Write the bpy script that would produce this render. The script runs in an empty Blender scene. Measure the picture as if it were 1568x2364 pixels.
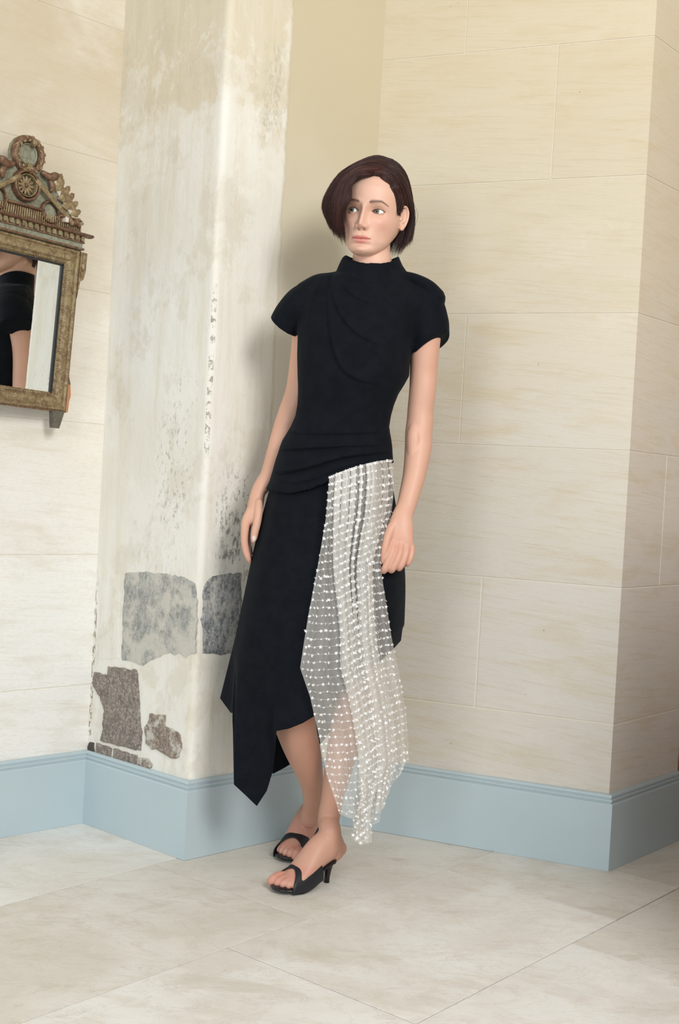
import bpy, bmesh, math, random
import numpy as np
from mathutils import Vector, Matrix
random.seed(5); rng = np.random.default_rng(5)
C = bpy.context.scene.collection
V3 = lambda *a: np.array(a, float)
MIRROR_YAW = 5.6
TULLE = .40

# ---------------------------------------------------------------- camera
FPX, EYE = 2800.0, 1.0
pit, rol = math.atan(62/2800), math.radians(3.15)
cF = V3(0, math.cos(pit), -math.sin(pit)); u0 = V3(0, math.sin(pit), math.cos(pit)); r0 = V3(1, 0, 0)
cR = r0*math.cos(rol)+u0*math.sin(rol); cU = -r0*math.sin(rol)+u0*math.cos(rol); cC = V3(0, 0, EYE)
cam = bpy.data.cameras.new('camera'); co = bpy.data.objects.new('camera', cam); C.objects.link(co)
cam.sensor_fit = 'VERTICAL'; cam.sensor_height = 36; cam.lens = FPX/2364*36
co.matrix_world = Matrix(((cR[0], cU[0], -cF[0], 0), (cR[1], cU[1], -cF[1], 0), (cR[2], cU[2], -cF[2], EYE), (0, 0, 0, 1)))
bpy.context.scene.camera = co
# ---------------------------------------------------------------- world, lights, exposure
sc = bpy.context.scene
sc.view_settings.view_transform = 'Standard'; sc.view_settings.look = 'None'
sc.view_settings.gamma = 1; sc.view_settings.exposure = 0.0; sc.view_settings.use_curve_mapping = False
sc.cycles.max_bounces = 8; sc.cycles.transparent_max_bounces = 24; sc.cycles.diffuse_bounces = 4
w = bpy.data.worlds.new('daylight'); sc.world = w; w.use_nodes = True
w.node_tree.nodes['Background'].inputs[0].default_value = (0.84, 0.93, 1.0, 1)
w.node_tree.nodes['Background'].inputs[1].default_value = 0.80
def area(name, loc, tgt, sx, sy, power, col):
    l = bpy.data.lights.new(name, 'AREA'); l.shape = 'RECTANGLE'; l.size = sx; l.size_y = sy; l.energy = power; l.color = col
    o = bpy.data.objects.new(name, l); C.objects.link(o); o.location = loc
    o.rotation_euler = (Vector(tgt)-Vector(loc)).to_track_quat('-Z', 'Y').to_euler()
    return o
area('window_light', (1.65, -0.6, 3.0), (-0.1, 3.2, 0.9), 1.1, 1.5, 118, (1.0, 0.98, 0.955))
area('window_light', (-2.2, -2.2, 1.7), (0.3, 3.3, 1.0), 1.3, 2.0, 62, (0.88, 0.94, 1.0))

# ---------------------------------------------------------------- helpers
def ray(x, y): return cF*FPX+cR*(x-784)+cU*(1182-y)
def at(x, y, Y):
    "3-D point at distance Y in front of the camera that the photo shows at pixel (x, y)"
    d = ray(x, y); return cC+d*(Y/d[1])
def onplane(x, y, P, n):
    d = ray(x, y); return cC+d*(((P-cC)@n)/(d@n))
def mpp(Y): return Y/FPX
def unit(v): v = np.array(v, float); return v/np.linalg.norm(v)
def mesh(name, verts, faces, smooth=False):
    me = bpy.data.meshes.new(name); me.from_pydata([tuple(map(float, v)) for v in verts], [], faces)
    if smooth: me.polygons.foreach_set('use_smooth', [True]*len(me.polygons))
    me.update(); return me
def link(name, me, mat=None, parent=None, smooth=False):
    o = bpy.data.objects.new(name, me); C.objects.link(o)
    if mat is not None and not me.materials: me.materials.append(mat)
    if parent is not None:
        o.parent = parent; o.matrix_parent_inverse = parent.matrix_world.inverted()
    return o
def obj(name, verts, faces, mat=None, parent=None, smooth=False):
    return link(name, mesh(name, verts, faces, smooth), mat, parent)
def empty(name, loc, label, cat):
    o = bpy.data.objects.new(name, None); C.objects.link(o); o.location = loc; o.empty_display_size = .05
    o.matrix_world = Matrix.Translation(loc); o['label'] = label; o['category'] = cat
    return o
def struct(o, label=None):
    o['kind'] = 'structure'
    if label: o['label'] = label
    return o
def prism(poly, z0, z1):
    n = len(poly); v = [(p[0], p[1], z0) for p in poly]+[(p[0], p[1], z1) for p in poly]
    f = [tuple(range(n))[::-1], tuple(range(n, 2*n))]+[(i, (i+1) % n, n+(i+1) % n, n+i) for i in range(n)]
    return v, f
def grid_faces(nr, nc, wrap=True, cap=True):
    f = []
    m = nc if wrap else nc-1
    for i in range(nr-1):
        for j in range(m):
            a = i*nc+j; b = i*nc+(j+1) % nc
            f.append((a, b, b+nc, a+nc))
    if cap and wrap:
        f.append(tuple(range(nc))[::-1]); f.append(tuple(range((nr-1)*nc, nr*nc)))
    return f
def cr(ctrl, n):
    "Catmull-Rom resample of control rows to n rows"
    P = np.array(ctrl, float); k = len(P); out = []
    Q = np.vstack([2*P[0]-P[1], P, 2*P[-1]-P[-2]])
    for i in range(n):
        t = i/(n-1)*(k-1); a = min(int(t), k-2); s = t-a
        p0, p1, p2, p3 = Q[a], Q[a+1], Q[a+2], Q[a+3]
        out.append(.5*((2*p1)+(p2-p0)*s+(2*p0-5*p1+4*p2-p3)*s*s+(3*p1-p0-3*p2+p3)*s**3))
    return np.array(out)
def crc(ctrl, n):
    "closed Catmull-Rom"
    P = np.array(ctrl, float); k = len(P); out = []
    for i in range(n):
        t = i/n*k; a = int(t); s = t-a
        p0, p1, p2, p3 = P[(a-1) % k], P[a % k], P[(a+1) % k], P[(a+2) % k]
        out.append(.5*((2*p1)+(p2-p0)*s+(2*p0-5*p1+4*p2-p3)*s*s+(3*p1-p0-3*p2+p3)*s**3))
    return np.array(out)
class Geo:
    def __init__(s): s.v = []; s.f = []; s.n = 0
    def add(s, v, f):
        s.v.append(np.array(v, float)); s.f += [tuple(i+s.n for i in q) for q in f]; s.n += len(v)
    def tube(s, P, ra, rb, seg=20, sub=5, ref=(0, 1, 0), round_ends=True):
        "closed tube through points P; ra across, rb along the reference direction"
        D = np.column_stack([np.array(P, float), ra, rb]); D = cr(D, (len(D)-1)*sub+1)
        P = D[:, :3]; ra = np.maximum(D[:, 3], .0005); rb = np.maximum(D[:, 4], .0005)
        T = np.gradient(P, axis=0); T /= np.linalg.norm(T, axis=1)[:, None]
        ref = np.array(ref, float)
        rows = []
        th = np.linspace(0, 2*np.pi, seg, endpoint=False)
        def ring(p, t, a, b):
            l = unit(np.cross(t, ref)); n = np.cross(l, t)
            return p+np.outer(np.cos(th)*a, l)+np.outer(np.sin(th)*b, n)
        if round_ends:
            for q in (80, 55, 30):
                c = math.cos(math.radians(q)); si = math.sin(math.radians(q))
                rows.append(ring(P[0]-T[0]*min(ra[0], rb[0])*si, T[0], ra[0]*c, rb[0]*c))
        for i in range(len(P)): rows.append(ring(P[i], T[i], ra[i], rb[i]))
        if round_ends:
            for q in (30, 55, 80):
                c = math.cos(math.radians(q)); si = math.sin(math.radians(q))
                rows.append(ring(P[-1]+T[-1]*min(ra[-1], rb[-1])*si, T[-1], ra[-1]*c, rb[-1]*c))
        s.add(np.vstack(rows), grid_faces(len(rows), seg))
    def ball(s, c, r, M=None, seg=20, rows=12):
        v = []
        for i in range(rows+1):
            a = math.pi*(i+.02)/(rows+.04)
            for j in range(seg):
                b = 2*math.pi*j/seg
                v.append((math.sin(a)*math.cos(b), math.sin(a)*math.sin(b), math.cos(a)))
        v = np.array(v)*np.array(r, float)
        if M is not None: v = v@np.array(M).T
        s.add(v+np.array(c), grid_faces(rows+1, seg))
    def box(s, c, e, M=None):
        v = np.array([(x, y, z) for x in (-1, 1) for y in (-1, 1) for z in (-1, 1)], float)*np.array(e)/2
        if M is not None: v = v@np.array(M).T
        s.add(v+np.array(c), [(0, 1, 3, 2), (4, 6, 7, 5), (0, 4, 5, 1), (2, 3, 7, 6), (0, 2, 6, 4), (1, 5, 7, 3)])
    def verts(s): return np.vstack(s.v)
    def obj(s, name, mat, parent=None, smooth=False): return obj(name, s.verts(), s.f, mat, parent, smooth)
def remesh(geo, vox, smooth=6, fac=.5):
    "union of overlapping closed pieces as one continuous skin; returns verts, faces"
    me = mesh('tmp', geo.verts(), geo.f); o = bpy.data.objects.new('tmp', me); C.objects.link(o)
    m = o.modifiers.new('r', 'REMESH'); m.mode = 'VOXEL'; m.voxel_size = vox
    if smooth:
        m2 = o.modifiers.new('s', 'SMOOTH'); m2.factor = fac; m2.iterations = smooth
    dg = bpy.context.evaluated_depsgraph_get(); ev = o.evaluated_get(dg); r = bpy.data.meshes.new_from_object(ev)
    bpy.data.objects.remove(o); bpy.data.meshes.remove(me)
    return r
def co_of(me):
    a = np.empty(len(me.vertices)*3, np.float32); me.vertices.foreach_get('co', a); return a.reshape(-1, 3).astype(float)
def smoothall(me): me.polygons.foreach_set('use_smooth', [True]*len(me.polygons)); me.update()
def sstep(x, a, b):
    t = np.clip((x-a)/(b-a), 0, 1); return t*t*(3-2*t)

# ---------------------------------------------------------------- materials
class N:
    def __init__(s, name):
        s.m = bpy.data.materials.new(name); s.m.use_nodes = True; s.t = s.m.node_tree; s.b = s.t.nodes['Principled BSDF']
        s.pos = s.t.nodes.new('ShaderNodeNewGeometry').outputs['Position']
    def set(s, **k):
        for a, v in k.items():
            i = s.b.inputs[a.replace('_', ' ')]
            if hasattr(v, 'node'): s.t.links.new(v, i)
            else: i.default_value = (*v, 1) if i.type == 'RGBA' and len(v) == 3 else v
        return s.m
    def _in(s, i, v):
        if hasattr(v, 'node'): s.t.links.new(v, i)
        elif isinstance(v, tuple) and len(v) == 3 and i.type == 'RGBA': i.default_value = (*v, 1)
        else: i.default_value = v
    def math(s, op, a, b=0., c=0., clamp=False):
        n = s.t.nodes.new('ShaderNodeMath'); n.operation = op; n.use_clamp = clamp
        s._in(n.inputs[0], a); s._in(n.inputs[1], b); s._in(n.inputs[2], c); return n.outputs[0]
    def vmath(s, op, a, b):
        n = s.t.nodes.new('ShaderNodeVectorMath'); n.operation = op; s._in(n.inputs[0], a); s._in(n.inputs[1], b)
        return n.outputs['Value'] if op == 'DOT_PRODUCT' else n.outputs[0]
    def scale(s, v, k): return s.vmath('MULTIPLY', v, k)
    def noise(s, v, sc=5., det=4., rough=.55, dist=0.):
        n = s.t.nodes.new('ShaderNodeTexNoise'); s._in(n.inputs['Vector'], v); n.inputs['Scale'].default_value = sc
        n.inputs['Detail'].default_value = det; n.inputs['Roughness'].default_value = rough; n.inputs['Distortion'].default_value = dist
        return n.outputs['Fac']
    def voronoi(s, v, sc=5.):
        n = s.t.nodes.new('ShaderNodeTexVoronoi'); s._in(n.inputs['Vector'], v); n.inputs['Scale'].default_value = sc; return n.outputs['Distance']
    def ramp(s, f, a, b):
        "smooth 0..1 between a and b"
        n = s.t.nodes.new('ShaderNodeMapRange'); n.interpolation_type = 'SMOOTHSTEP'
        s._in(n.inputs['Value'], f); n.inputs['From Min'].default_value = a; n.inputs['From Max'].default_value = b
        return n.outputs[0]
    def mix(s, f, a, b, mode='MIX'):
        n = s.t.nodes.new('ShaderNodeMix'); n.data_type = 'RGBA'; n.blend_type = mode
        s._in(n.inputs[0], f); s._in(n.inputs[6], a); s._in(n.inputs[7], b); return n.outputs[2]
    def vec(s, x, y, z):
        n = s.t.nodes.new('ShaderNodeCombineXYZ'); s._in(n.inputs[0], x); s._in(n.inputs[1], y); s._in(n.inputs[2], z); return n.outputs[0]
    def sep(s, v):
        n = s.t.nodes.new('ShaderNodeSeparateXYZ'); s._in(n.inputs[0], v); return n.outputs
    def bump(s, h, strength=.3, dist=.002, nrm=None):
        n = s.t.nodes.new('ShaderNodeBump'); s._in(n.inputs['Height'], h); n.inputs['Strength'].default_value = strength
        n.inputs['Distance'].default_value = dist
        if nrm is not None: s.t.links.new(nrm, n.inputs['Normal'])
        return n.outputs[0]
    def attr(s, name):
        n = s.t.nodes.new('ShaderNodeAttribute'); n.attribute_name = name; return n.outputs['Color']
    def rand(s):
        return s.t.nodes.new('ShaderNodeObjectInfo').outputs['Random']
def plain(name, col, rough=.6, **k):
    n = N(name); return n.set(Base_Color=col, Roughness=rough, **k)

# ---------------------------------------------------------------- room plan (face line of the baseboards on the floor)
P1, P2, P3, P4 = V3(-.682, 3.430, 0), V3(-.355, 3.141, 0), V3(.058, 3.553, 0), V3(.777, 3.248, 0)
P5 = V3(1.063, 3.589, 0)
dA = unit(P3-P2); nA = V3(dA[1], -dA[0], 0)          # walls that recede to the right, facing the windows
P0 = P1-dA*4.2
BT = .018; CEIL = 3.15; BH = .205
plan = [P0, P1, P2, P3, P4, P5]
def offset_line(pts, d):
    "offset an open polyline to the side behind it"
    out = []
    ns = []
    for a, b in zip(pts, pts[1:]):
        t = unit(b-a); ns.append(V3(-t[1], t[0], 0))
    for i, p in enumerate(pts):
        if i == 0: out.append(p+ns[0]*d)
        elif i == len(pts)-1: out.append(p+ns[-1]*d)
        else:
            m = unit(ns[i-1]+ns[i]); out.append(p+m*d/(m@ns[i]))
    return out
W = offset_line(plan, BT)                               # wall faces
# ---------------------------------------------------------------- wall materials
def stone_mat(name, warm, cool, ts=.42):
    n = N(name); z = n.sep(n.pos)[2]
    big = n.noise(n.scale(n.pos, (1, 1, 1.3)), 1.6, 5, .6)
    med = n.noise(n.scale(n.pos, (1.2, 1.2, 5)), 3.2, 6, .62, .6)
    fine = n.noise(n.scale(n.pos, (1.5, 1.5, 6)), 38, 5, .7)
    tool = n.noise(n.scale(n.vmath('ADD', n.pos, n.vec(0., 0., n.math('MULTIPLY', n.sep(n.pos)[0], .10))), (1.1, 1.1, 22)), 5.5, 6, .65, .5)
    tint = n.rand()
    zf = n.ramp(n.math('ADD', z, n.math('MULTIPLY', n.math('SUBTRACT', big, .5), 1.6)), .5, 2.3)  # height blend paints in white light low down and warm bounce above
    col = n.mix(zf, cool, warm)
    ochre = tuple(c*k for c, k in zip(warm, (.92, .86, .73)))
    col = n.mix(n.math('MULTIPLY', n.ramp(med, .48, .72), ts+.12), col, ochre)
    pale = tuple(min(1, c*1.10+.015) for c in cool)
    col = n.mix(n.math('MULTIPLY', n.ramp(big, .50, .70), .45), col, pale)
    col = n.mix(n.math('MULTIPLY', n.ramp(fine, .45, .75), .18), col, ochre)
    col = n.mix(n.math('MULTIPLY', n.ramp(tool, .50, .68), ts), col, tuple(c*k for c, k in zip(warm, (.84, .77, .64))))
    col = n.mix(n.math('MULTIPLY', n.ramp(n.noise(n.scale(n.pos, (1, 1, 3)), 130, 3, .7), .52, .7), .22), col, ochre)
    specks = n.math('MULTIPLY', n.math('LESS_THAN', n.voronoi(n.pos, 16), .035), n.ramp(n.noise(n.pos, 6), .5, .62))
    col = n.mix(n.math('MULTIPLY', specks, .6), col, (.16, .12, .08))
    col = n.mix(1., col, n.mix(tint, (.965, .955, .935), (1, 1, 1)), 'MULTIPLY')
    h = n.math('ADD', n.math('MULTIPLY', med, .5), n.math('ADD', n.math('MULTIPLY', fine, .4), n.math('MULTIPLY', tool, .6)))
    return n.set(Base_Color=col, Roughness=.85, Normal=n.bump(h, .35, .004))
M_left = stone_mat('left_wall_limestone', (.60, .52, .39), (.83, .82, .785), .14)  # first colour darkened to paint in the dimmer light near the top
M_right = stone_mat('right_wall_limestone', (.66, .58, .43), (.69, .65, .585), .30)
M_mortar = plain('lime_mortar', (.74, .68, .57), .9)

def on(n, P, O, d):   # coordinate along a wall direction
    return n.math('SUBTRACT', n.vmath('DOT_PRODUCT', P, tuple(d)), float(O@d))
def pier_mat():
    n = N('worn_limewash'); P = n.pos; z = n.sep(P)[2]
    dP = unit(P2-P1)
    ua = n.math('MULTIPLY', on(n, P, W[2], dP), -1.)     # distance left of the corner, on the pier face
    ub = on(n, P, W[2], dA)                                # distance right of the corner, on the back wall
    streak = n.noise(n.scale(P, (7, 7, .7)), 3.0, 6, .65, .4)
    streak2 = n.noise(n.scale(P, (20, 20, 2.0)), 3.0, 5, .7)
    big = n.noise(P, 2.2, 5, .6)
    blot = n.noise(P, 9, 6, .65)
    fine = n.noise(P, 60, 4, .75)
    col = n.mix(n.ramp(big, .35, .65), (.75, .715, .635), (.80, .78, .72))
    col = n.mix(n.math('MULTIPLY', n.ramp(streak, .42, .66), .42), col, (.66, .59, .45))
    # ochre coat that remains above about 2 m
    top = n.ramp(n.math('ADD', z, n.math('MULTIPLY', n.math('SUBTRACT', blot, .5), .5)), 1.93, 2.03)
    top = n.math('MULTIPLY', top, n.math('LESS_THAN', ua, 10.))
    col = n.mix(n.math('MULTIPLY', top, .62), col, (.62, .53, .36))
    col = n.mix(n.math('MULTIPLY', n.ramp(streak2, .52, .72), .35), col, (.74, .72, .66))
    patch = n.noise(n.scale(P, (1, 1, .8)), 7, 8, .72, .3)
    col = n.mix(n.math('MULTIPLY', n.ramp(patch, .52, .58), .5), col, (.80, .775, .71))
    col = n.mix(n.math('MULTIPLY', n.ramp(n.noise(n.scale(P, (1, 1, .8)), 5.2, 8, .7), .53, .60), .35), col, (.58, .52, .40))
    # the smooth painted part of the back wall past the plaster's edge
    seam = n.ramp(n.math('ADD', ub, n.math('MULTIPLY', n.math('SUBTRACT', blot, .5), .03)), .212, .226)
    smooth_c = n.mix(n.ramp(n.math('ADD', z, n.math('MULTIPLY', big, .7)), 1.4, 2.5), (.71, .67, .58), (.59, .515, .36))  # dimmer, yellower light towards the top is painted into this colour
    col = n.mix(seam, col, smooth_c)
    def box(u, u0, u1, z0, z1, soft, nz, amp):
        a = n.math('ADD', u, n.math('MULTIPLY', n.math('SUBTRACT', nz, .5), amp)); b = n.math('ADD', z, n.math('MULTIPLY', n.math('SUBTRACT', nz, .5), amp))
        m = n.math('MULTIPLY', n.ramp(a, u0-soft, u0+soft), n.math('SUBTRACT', 1., n.ramp(a, u1-soft, u1+soft)))
        k = n.math('MULTIPLY', n.ramp(b, z0-soft, z0+soft), n.math('SUBTRACT', 1., n.ramp(b, z1-soft, z1+soft)))
        return n.math('MULTIPLY', m, k)
    sp = n.noise(n.scale(P, (1.5, 1.5, .8)), 62, 4, .7)
    grey = (.25, .24, .215)
    def stain(mask, lo, hi, amt, c=grey):
        nonlocal col
        col = n.mix(n.math('MULTIPLY', n.math('MULTIPLY', mask, n.ramp(sp, lo, hi)), amt), col, c)
    stain(box(ua, .07, .19, .86, 1.17, .05, blot, .12), .52, .66, .62)           # mould speckle, pier face
    stain(box(ua, .06, .13, 1.18, 1.28, .03, blot, .1), .56, .66, .5)
    stain(box(ub, .05, .21, .72, 1.02, .035, blot, .10), .535, .62, .8)            # the same on the back wall
    stain(box(ub, .07, .13, .79, .90, .022, blot, .08), .44, .56, .75, (.20, .195, .18))
    stain(box(ub, .13, .20, 1.93, 2.17, .03, blot, .1), .46, .62, .45, (.36, .35, .30))
    stain(box(ua, .07, .3, .55, .83, .04, blot, .1), .5, .7, .25)
    # flaked edge of the corner
    e = n.math('MULTIPLY', n.math('MULTIPLY', n.math('LESS_THAN', n.math('MAXIMUM', n.math('ABSOLUTE', ua), n.math('ABSOLUTE', ub)), .011), n.ramp(z, 1.02, 1.1)), n.math('SUBTRACT', 1., n.ramp(z, 1.42, 1.55)))
    col = n.mix(n.math('MULTIPLY', n.math('MULTIPLY', e, n.ramp(n.noise(P, 48, 5, .75), .50, .60)), .75), col, (.20, .17, .13))
    e2 = n.math('MULTIPLY', n.math('GREATER_THAN', ua, .425), n.math('SUBTRACT', 1., n.ramp(z, .55, .75)))
    col = n.mix(n.math('MULTIPLY', n.math('MULTIPLY', e2, n.ramp(sp, .50, .56)), .8), col, (.22, .16, .10))
    h = n.math('ADD', n.math('MULTIPLY', blot, 1.), n.math('ADD', n.math('MULTIPLY', streak2, .6), n.math('MULTIPLY', fine, .3)))
    b = n.bump(n.math('MULTIPLY', n.math('ADD', h, n.math('MULTIPLY', patch, 1.5)), n.math('SUBTRACT', 1., n.math('MULTIPLY', seam, .8))), .35, .005)
    return n.set(Base_Color=col, Roughness=.9, Normal=b)
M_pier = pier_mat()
def grey_stone(name, a, b, pale=.5, lo=.42, hi=.60):
    n = N(name)
    big = n.noise(n.pos, 14, 6, .7); f = n.noise(n.pos, 130, 4, .8); m = n.noise(n.scale(n.pos, (1.3, 1.3, .7)), 52, 6, .8)
    col = n.mix(n.ramp(m, .40, .62), a, b)
    col = n.mix(n.math('MULTIPLY', n.ramp(big, lo, hi), pale), col, (.60, .57, .50))
    col = n.mix(n.math('MULTIPLY', n.ramp(f, .50, .62), .45), col, (.66, .61, .54))
    return n.set(Base_Color=col, Roughness=.95, Normal=n.bump(n.math('ADD', big, m), .8, .006))
M_dark = grey_stone('exposed_grey_stone', (.17, .14, .125), (.30, .25, .21), .35, .55, .72)
M_pitted = grey_stone('pitted_brown_stone', (.19, .145, .115), (.34, .27, .21), .9, .50, .58)
M_worn = grey_stone('worn_grey_block', (.27, .275, .26), (.46, .46, .43), .95, .42, .60)
M_worn2 = grey_stone('worn_grey_block_dark', (.12, .13, .14), (.40, .41, .41), .55, .50, .66)

def base_mat():
    n = N('blue_grey_gloss_paint'); a = n.noise(n.pos, 3, 4, .5); b = n.noise(n.pos, 40, 3, .6)
    col = n.mix(n.ramp(a, .3, .7), (.45, .54, .57), (.475, .565, .592))
    sc_ = n.math('MULTIPLY', n.math('LESS_THAN', n.voronoi(n.scale(n.pos, (1, 1, .5)), 11), .02), .5)
    col = n.mix(sc_, col, (.22, .26, .28))
    return n.set(Base_Color=col, Roughness=.42, Normal=n.bump(b, .08, .001))
M_base = base_mat()
def floor_mat():
    n = N('worn_limestone_slab'); P = n.pos; r = n.rand()
    O = n.vmath('ADD', P, n.vec(n.math('MULTIPLY', r, 7.), n.math('MULTIPLY', r, 3.), 0.))
    big = n.noise(O, 2.6, 6, .6, .8); med = n.noise(n.scale(O, (1, 1.6, 1)), 8, 7, .68, .5); fine = n.noise(O, 120, 4, .7)
    col = n.mix(n.ramp(big, .36, .64), (.74, .71, .655), (.83, .82, .79))
    col = n.mix(n.math('MULTIPLY', n.ramp(med, .50, .68), .45), col, (.65, .59, .50))
    col = n.mix(n.math('MULTIPLY', n.ramp(med, .44, .34), .0), col, (.8, .78, .7))
    wv = n.noise(n.scale(O, (1, 2.2, 1)), 4.5, 8, .72, 1.2)
    col = n.mix(n.math('MULTIPLY', n.math('MULTIPLY', n.ramp(wv, .485, .50), n.math('SUBTRACT', 1., n.ramp(wv, .50, .515))), .25), col, (.42, .34, .24))
    col = n.mix(n.math('MULTIPLY', n.ramp(n.noise(O, 6, 6, .7), .56, .68), .45), col, (.86, .84, .78))
    col = n.mix(n.math('MULTIPLY', n.ramp(n.noise(n.scale(O, (1, 1.8, 1)), 3.4, 7, .7, .6), .54, .66), .5), col, (.60, .555, .47))
    col = n.mix(n.math('MULTIPLY', n.ramp(fine, .5, .8), .2), col, (.52, .45, .36))
    col = n.mix(1., col, n.mix(r, (.87, .845, .80), (1, 1, 1)), 'MULTIPLY')
    h = n.math('ADD', n.math('MULTIPLY', med, 1.), n.math('MULTIPLY', fine, .25))
    return n.set(Base_Color=col, Roughness=n.math('ADD', .42, n.math('MULTIPLY', med, .3)), Normal=n.bump(h, .25, .004))
M_floor = floor_mat()
M_joint = plain('floor_joint_mortar', (.20, .16, .11), .95)
M_ceil = plain('ceiling_plaster', (.72, .68, .60), .9)
def wood_mat():
    n = N('red_brown_door_wood'); g = n.noise(n.scale(n.pos, (30, 30, 1.5)), 2, 6, .6, .5)
    return n.set(Base_Color=n.mix(n.ramp(g, .35, .65), (.13, .05, .03), (.24, .10, .06)), Roughness=.5)
M_wood = wood_mat()

# ---------------------------------------------------------------- walls
def wall_prism(name, a, b, thick, mat, z0=0., z1=CEIL, ext=0.):
    t = unit(b-a); nb = V3(-t[1], t[0], 0)
    poly = [a, b+t*ext, b+t*ext+nb*thick, a+nb*thick]
    v, f = prism(poly, z0, z1); return struct(obj(name, v, f, mat))
def block_wall(name, a, b, courses, joints, mat, face=.0016, gap=.004, depth=.03):
    "a core of mortar with ashlar blocks laid in front of it; block faces lie on the line a-b"
    t = unit(b-a); nb = V3(-t[1], t[0], 0); L = np.linalg.norm(b-a)
    core = wall_prism(name, a+nb*face, b+nb*face, .12, M_mortar)
    g_all = gap
    for (z0, z1), js in zip(zip(courses, courses[1:]), joints):
        xs = [0]+sorted(js)+[L]; gap = g_all if z0 < .7 else g_all*.40
        for x0, x1 in zip(xs, xs[1:]):
            g0 = gap/2 if x0 > 0 else 0; g1 = gap/2 if x1 < L else 0
            u0_, u1_, w0, w1 = x0+g0, x1-g1, z0+gap/2, z1-gap/2
            c = .0012
            v = []
            for (d, i) in ((face*.95, 0), (0, c)):
                for (u, z) in ((u0_+i*(g0 > 0), w0+i), (u1_-i*(g1 > 0), w0+i), (u1_-i*(g1 > 0), w1-i), (u0_+i*(g0 > 0), w1-i)):
                    p = a+t*u+nb*d; v.append((p[0], p[1], z))
            f = [(4, 5, 6, 7)]+[(i, (i+1) % 4, 4+(i+1) % 4, 4+i) for i in range(4)]
            obj('stone_block', v, f, mat, core)
    return core
courses = [.0, .393, .764, 1.135, 1.505, 1.875, 2.245, 2.615, CEIL]
LL = float(np.linalg.norm(W[1]-W[0]))
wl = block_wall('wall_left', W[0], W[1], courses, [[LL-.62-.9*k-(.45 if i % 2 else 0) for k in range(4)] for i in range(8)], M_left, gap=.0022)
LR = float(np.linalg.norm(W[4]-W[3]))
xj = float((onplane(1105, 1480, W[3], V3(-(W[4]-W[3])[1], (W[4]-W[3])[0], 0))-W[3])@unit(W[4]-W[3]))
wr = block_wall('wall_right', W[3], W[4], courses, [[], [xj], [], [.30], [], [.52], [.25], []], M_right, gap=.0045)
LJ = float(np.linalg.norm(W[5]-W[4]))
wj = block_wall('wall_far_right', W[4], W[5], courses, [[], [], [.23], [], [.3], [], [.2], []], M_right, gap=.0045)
# the pier and the back wall: one plastered mass with a softly rounded arris
tp, tb = unit(W[1]-W[2]), unit(W[3]-W[2]); r = .020
arc = []
for k in range(7):
    s = k/6; arc.append((W[2]+tp*r*(1-s)**2+tb*r*s**2))
poly = [W[1]]+arc+[W[3], W[3]+V3(-.3, .42, 0), W[1]+V3(.0, .5, 0)]
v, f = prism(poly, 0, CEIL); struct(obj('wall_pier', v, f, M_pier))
pier = bpy.data.objects['wall_pier']
# exposed stones and worn blocks on the pier, each a rough slab standing a little proud of the plaster
nP = unit(np.cross(W[2]-W[1], V3(0, 0, 1)));  nP = nP if nP[1] < 0 else -nP
nB = nA
def rough_stone(px, n, mat, thick=.004, jit=1.0, parent=pier, name='stone'):
    O = W[2]; pts = [onplane(x, y, O, n) for x, y in px]
    out = []
    for a, b in zip(pts, pts[1:]+pts[:1]):
        k = max(2, int(np.linalg.norm(b-a)/.012))
        for i in range(k):
            p = a+(b-a)*i/k
            q = rng.normal(0, .0018*jit, 3); q -= n*(q@n); out.append(p+q)
    c = sum(out)/len(out); m = len(out)
    v = [p-n*.003 for p in out]+[p+n*thick*.6 for p in out]+[c+(p-c)*.95+n*thick for p in out]+[c+(p-c)*.5+n*(thick+.0012) for p in out]+[c+n*(thick+.001)]
    f = []
    for k in range(3): f += [(k*m+i, k*m+(i+1) % m, (k+1)*m+(i+1) % m, (k+1)*m+i) for i in range(m)]
    f += [(3*m+i, 3*m+(i+1) % m, 4*m) for i in range(m)]
    me = mesh(name, v, f); 
    bm = bmesh.new(); bm.from_mesh(me); bmesh.ops.recalc_face_normals(bm, faces=bm.faces); bm.to_mesh(me); bm.free()
    return link(name, me, mat, parent)
rough_stone([(218, 1551), (250, 1558), (250, 1537), (282, 1542), (318, 1546), (322, 1590), (324, 1650), (330, 1690), (326, 1732), (300, 1727), (262, 1718), (232, 1711), (238, 1680), (241, 1640), (233, 1610), (216, 1585)], nP, M_dark)
rough_stone([(347, 1648), (360, 1648), (381, 1652), (381, 1678), (400, 1682), (412, 1690), (415, 1703), (421, 1718), (418, 1737), (409, 1752), (388, 1748), (372, 1737), (352, 1728), (338, 1716), (335, 1690)], nP, M_pitted, jit=1.6)
rough_stone([(224, 1716), (258, 1726), (257, 1748), (222, 1738)], nP, M_dark, .003)
rough_stone([(264, 1728), (300, 1738), (318, 1744), (317, 1766), (262, 1751)], nP, M_dark, .003)
rough_stone([(321, 1748), (345, 1752), (353, 1765), (349, 1776), (320, 1768)], nP, M_pitted, .003)
rough_stone([(206, 1713), (219, 1716), (218, 1735), (203, 1733)], nP, plain('blackened_stone', (.07, .06, .05), .9), .003)
rough_stone([(228, 1330), (277, 1326), (276, 1420), (274, 1518), (232, 1524), (226, 1500), (232, 1420)], nP, M_pier, .0012)
rough_stone([(290, 1322), (350, 1322), (420, 1330), (452, 1345), (455, 1420), (450, 1506), (428, 1517), (416, 1508), (404, 1513), (395, 1506), (370, 1515), (340, 1530), (322, 1534), (282, 1524), (284, 1420)], nP, M_worn, .0022)
rough_stone([(470, 1352), (490, 1328), (556, 1322), (556, 1440), (545, 1510), (500, 1512), (468, 1508), (466, 1430)], nB, M_worn2, .0022)
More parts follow.
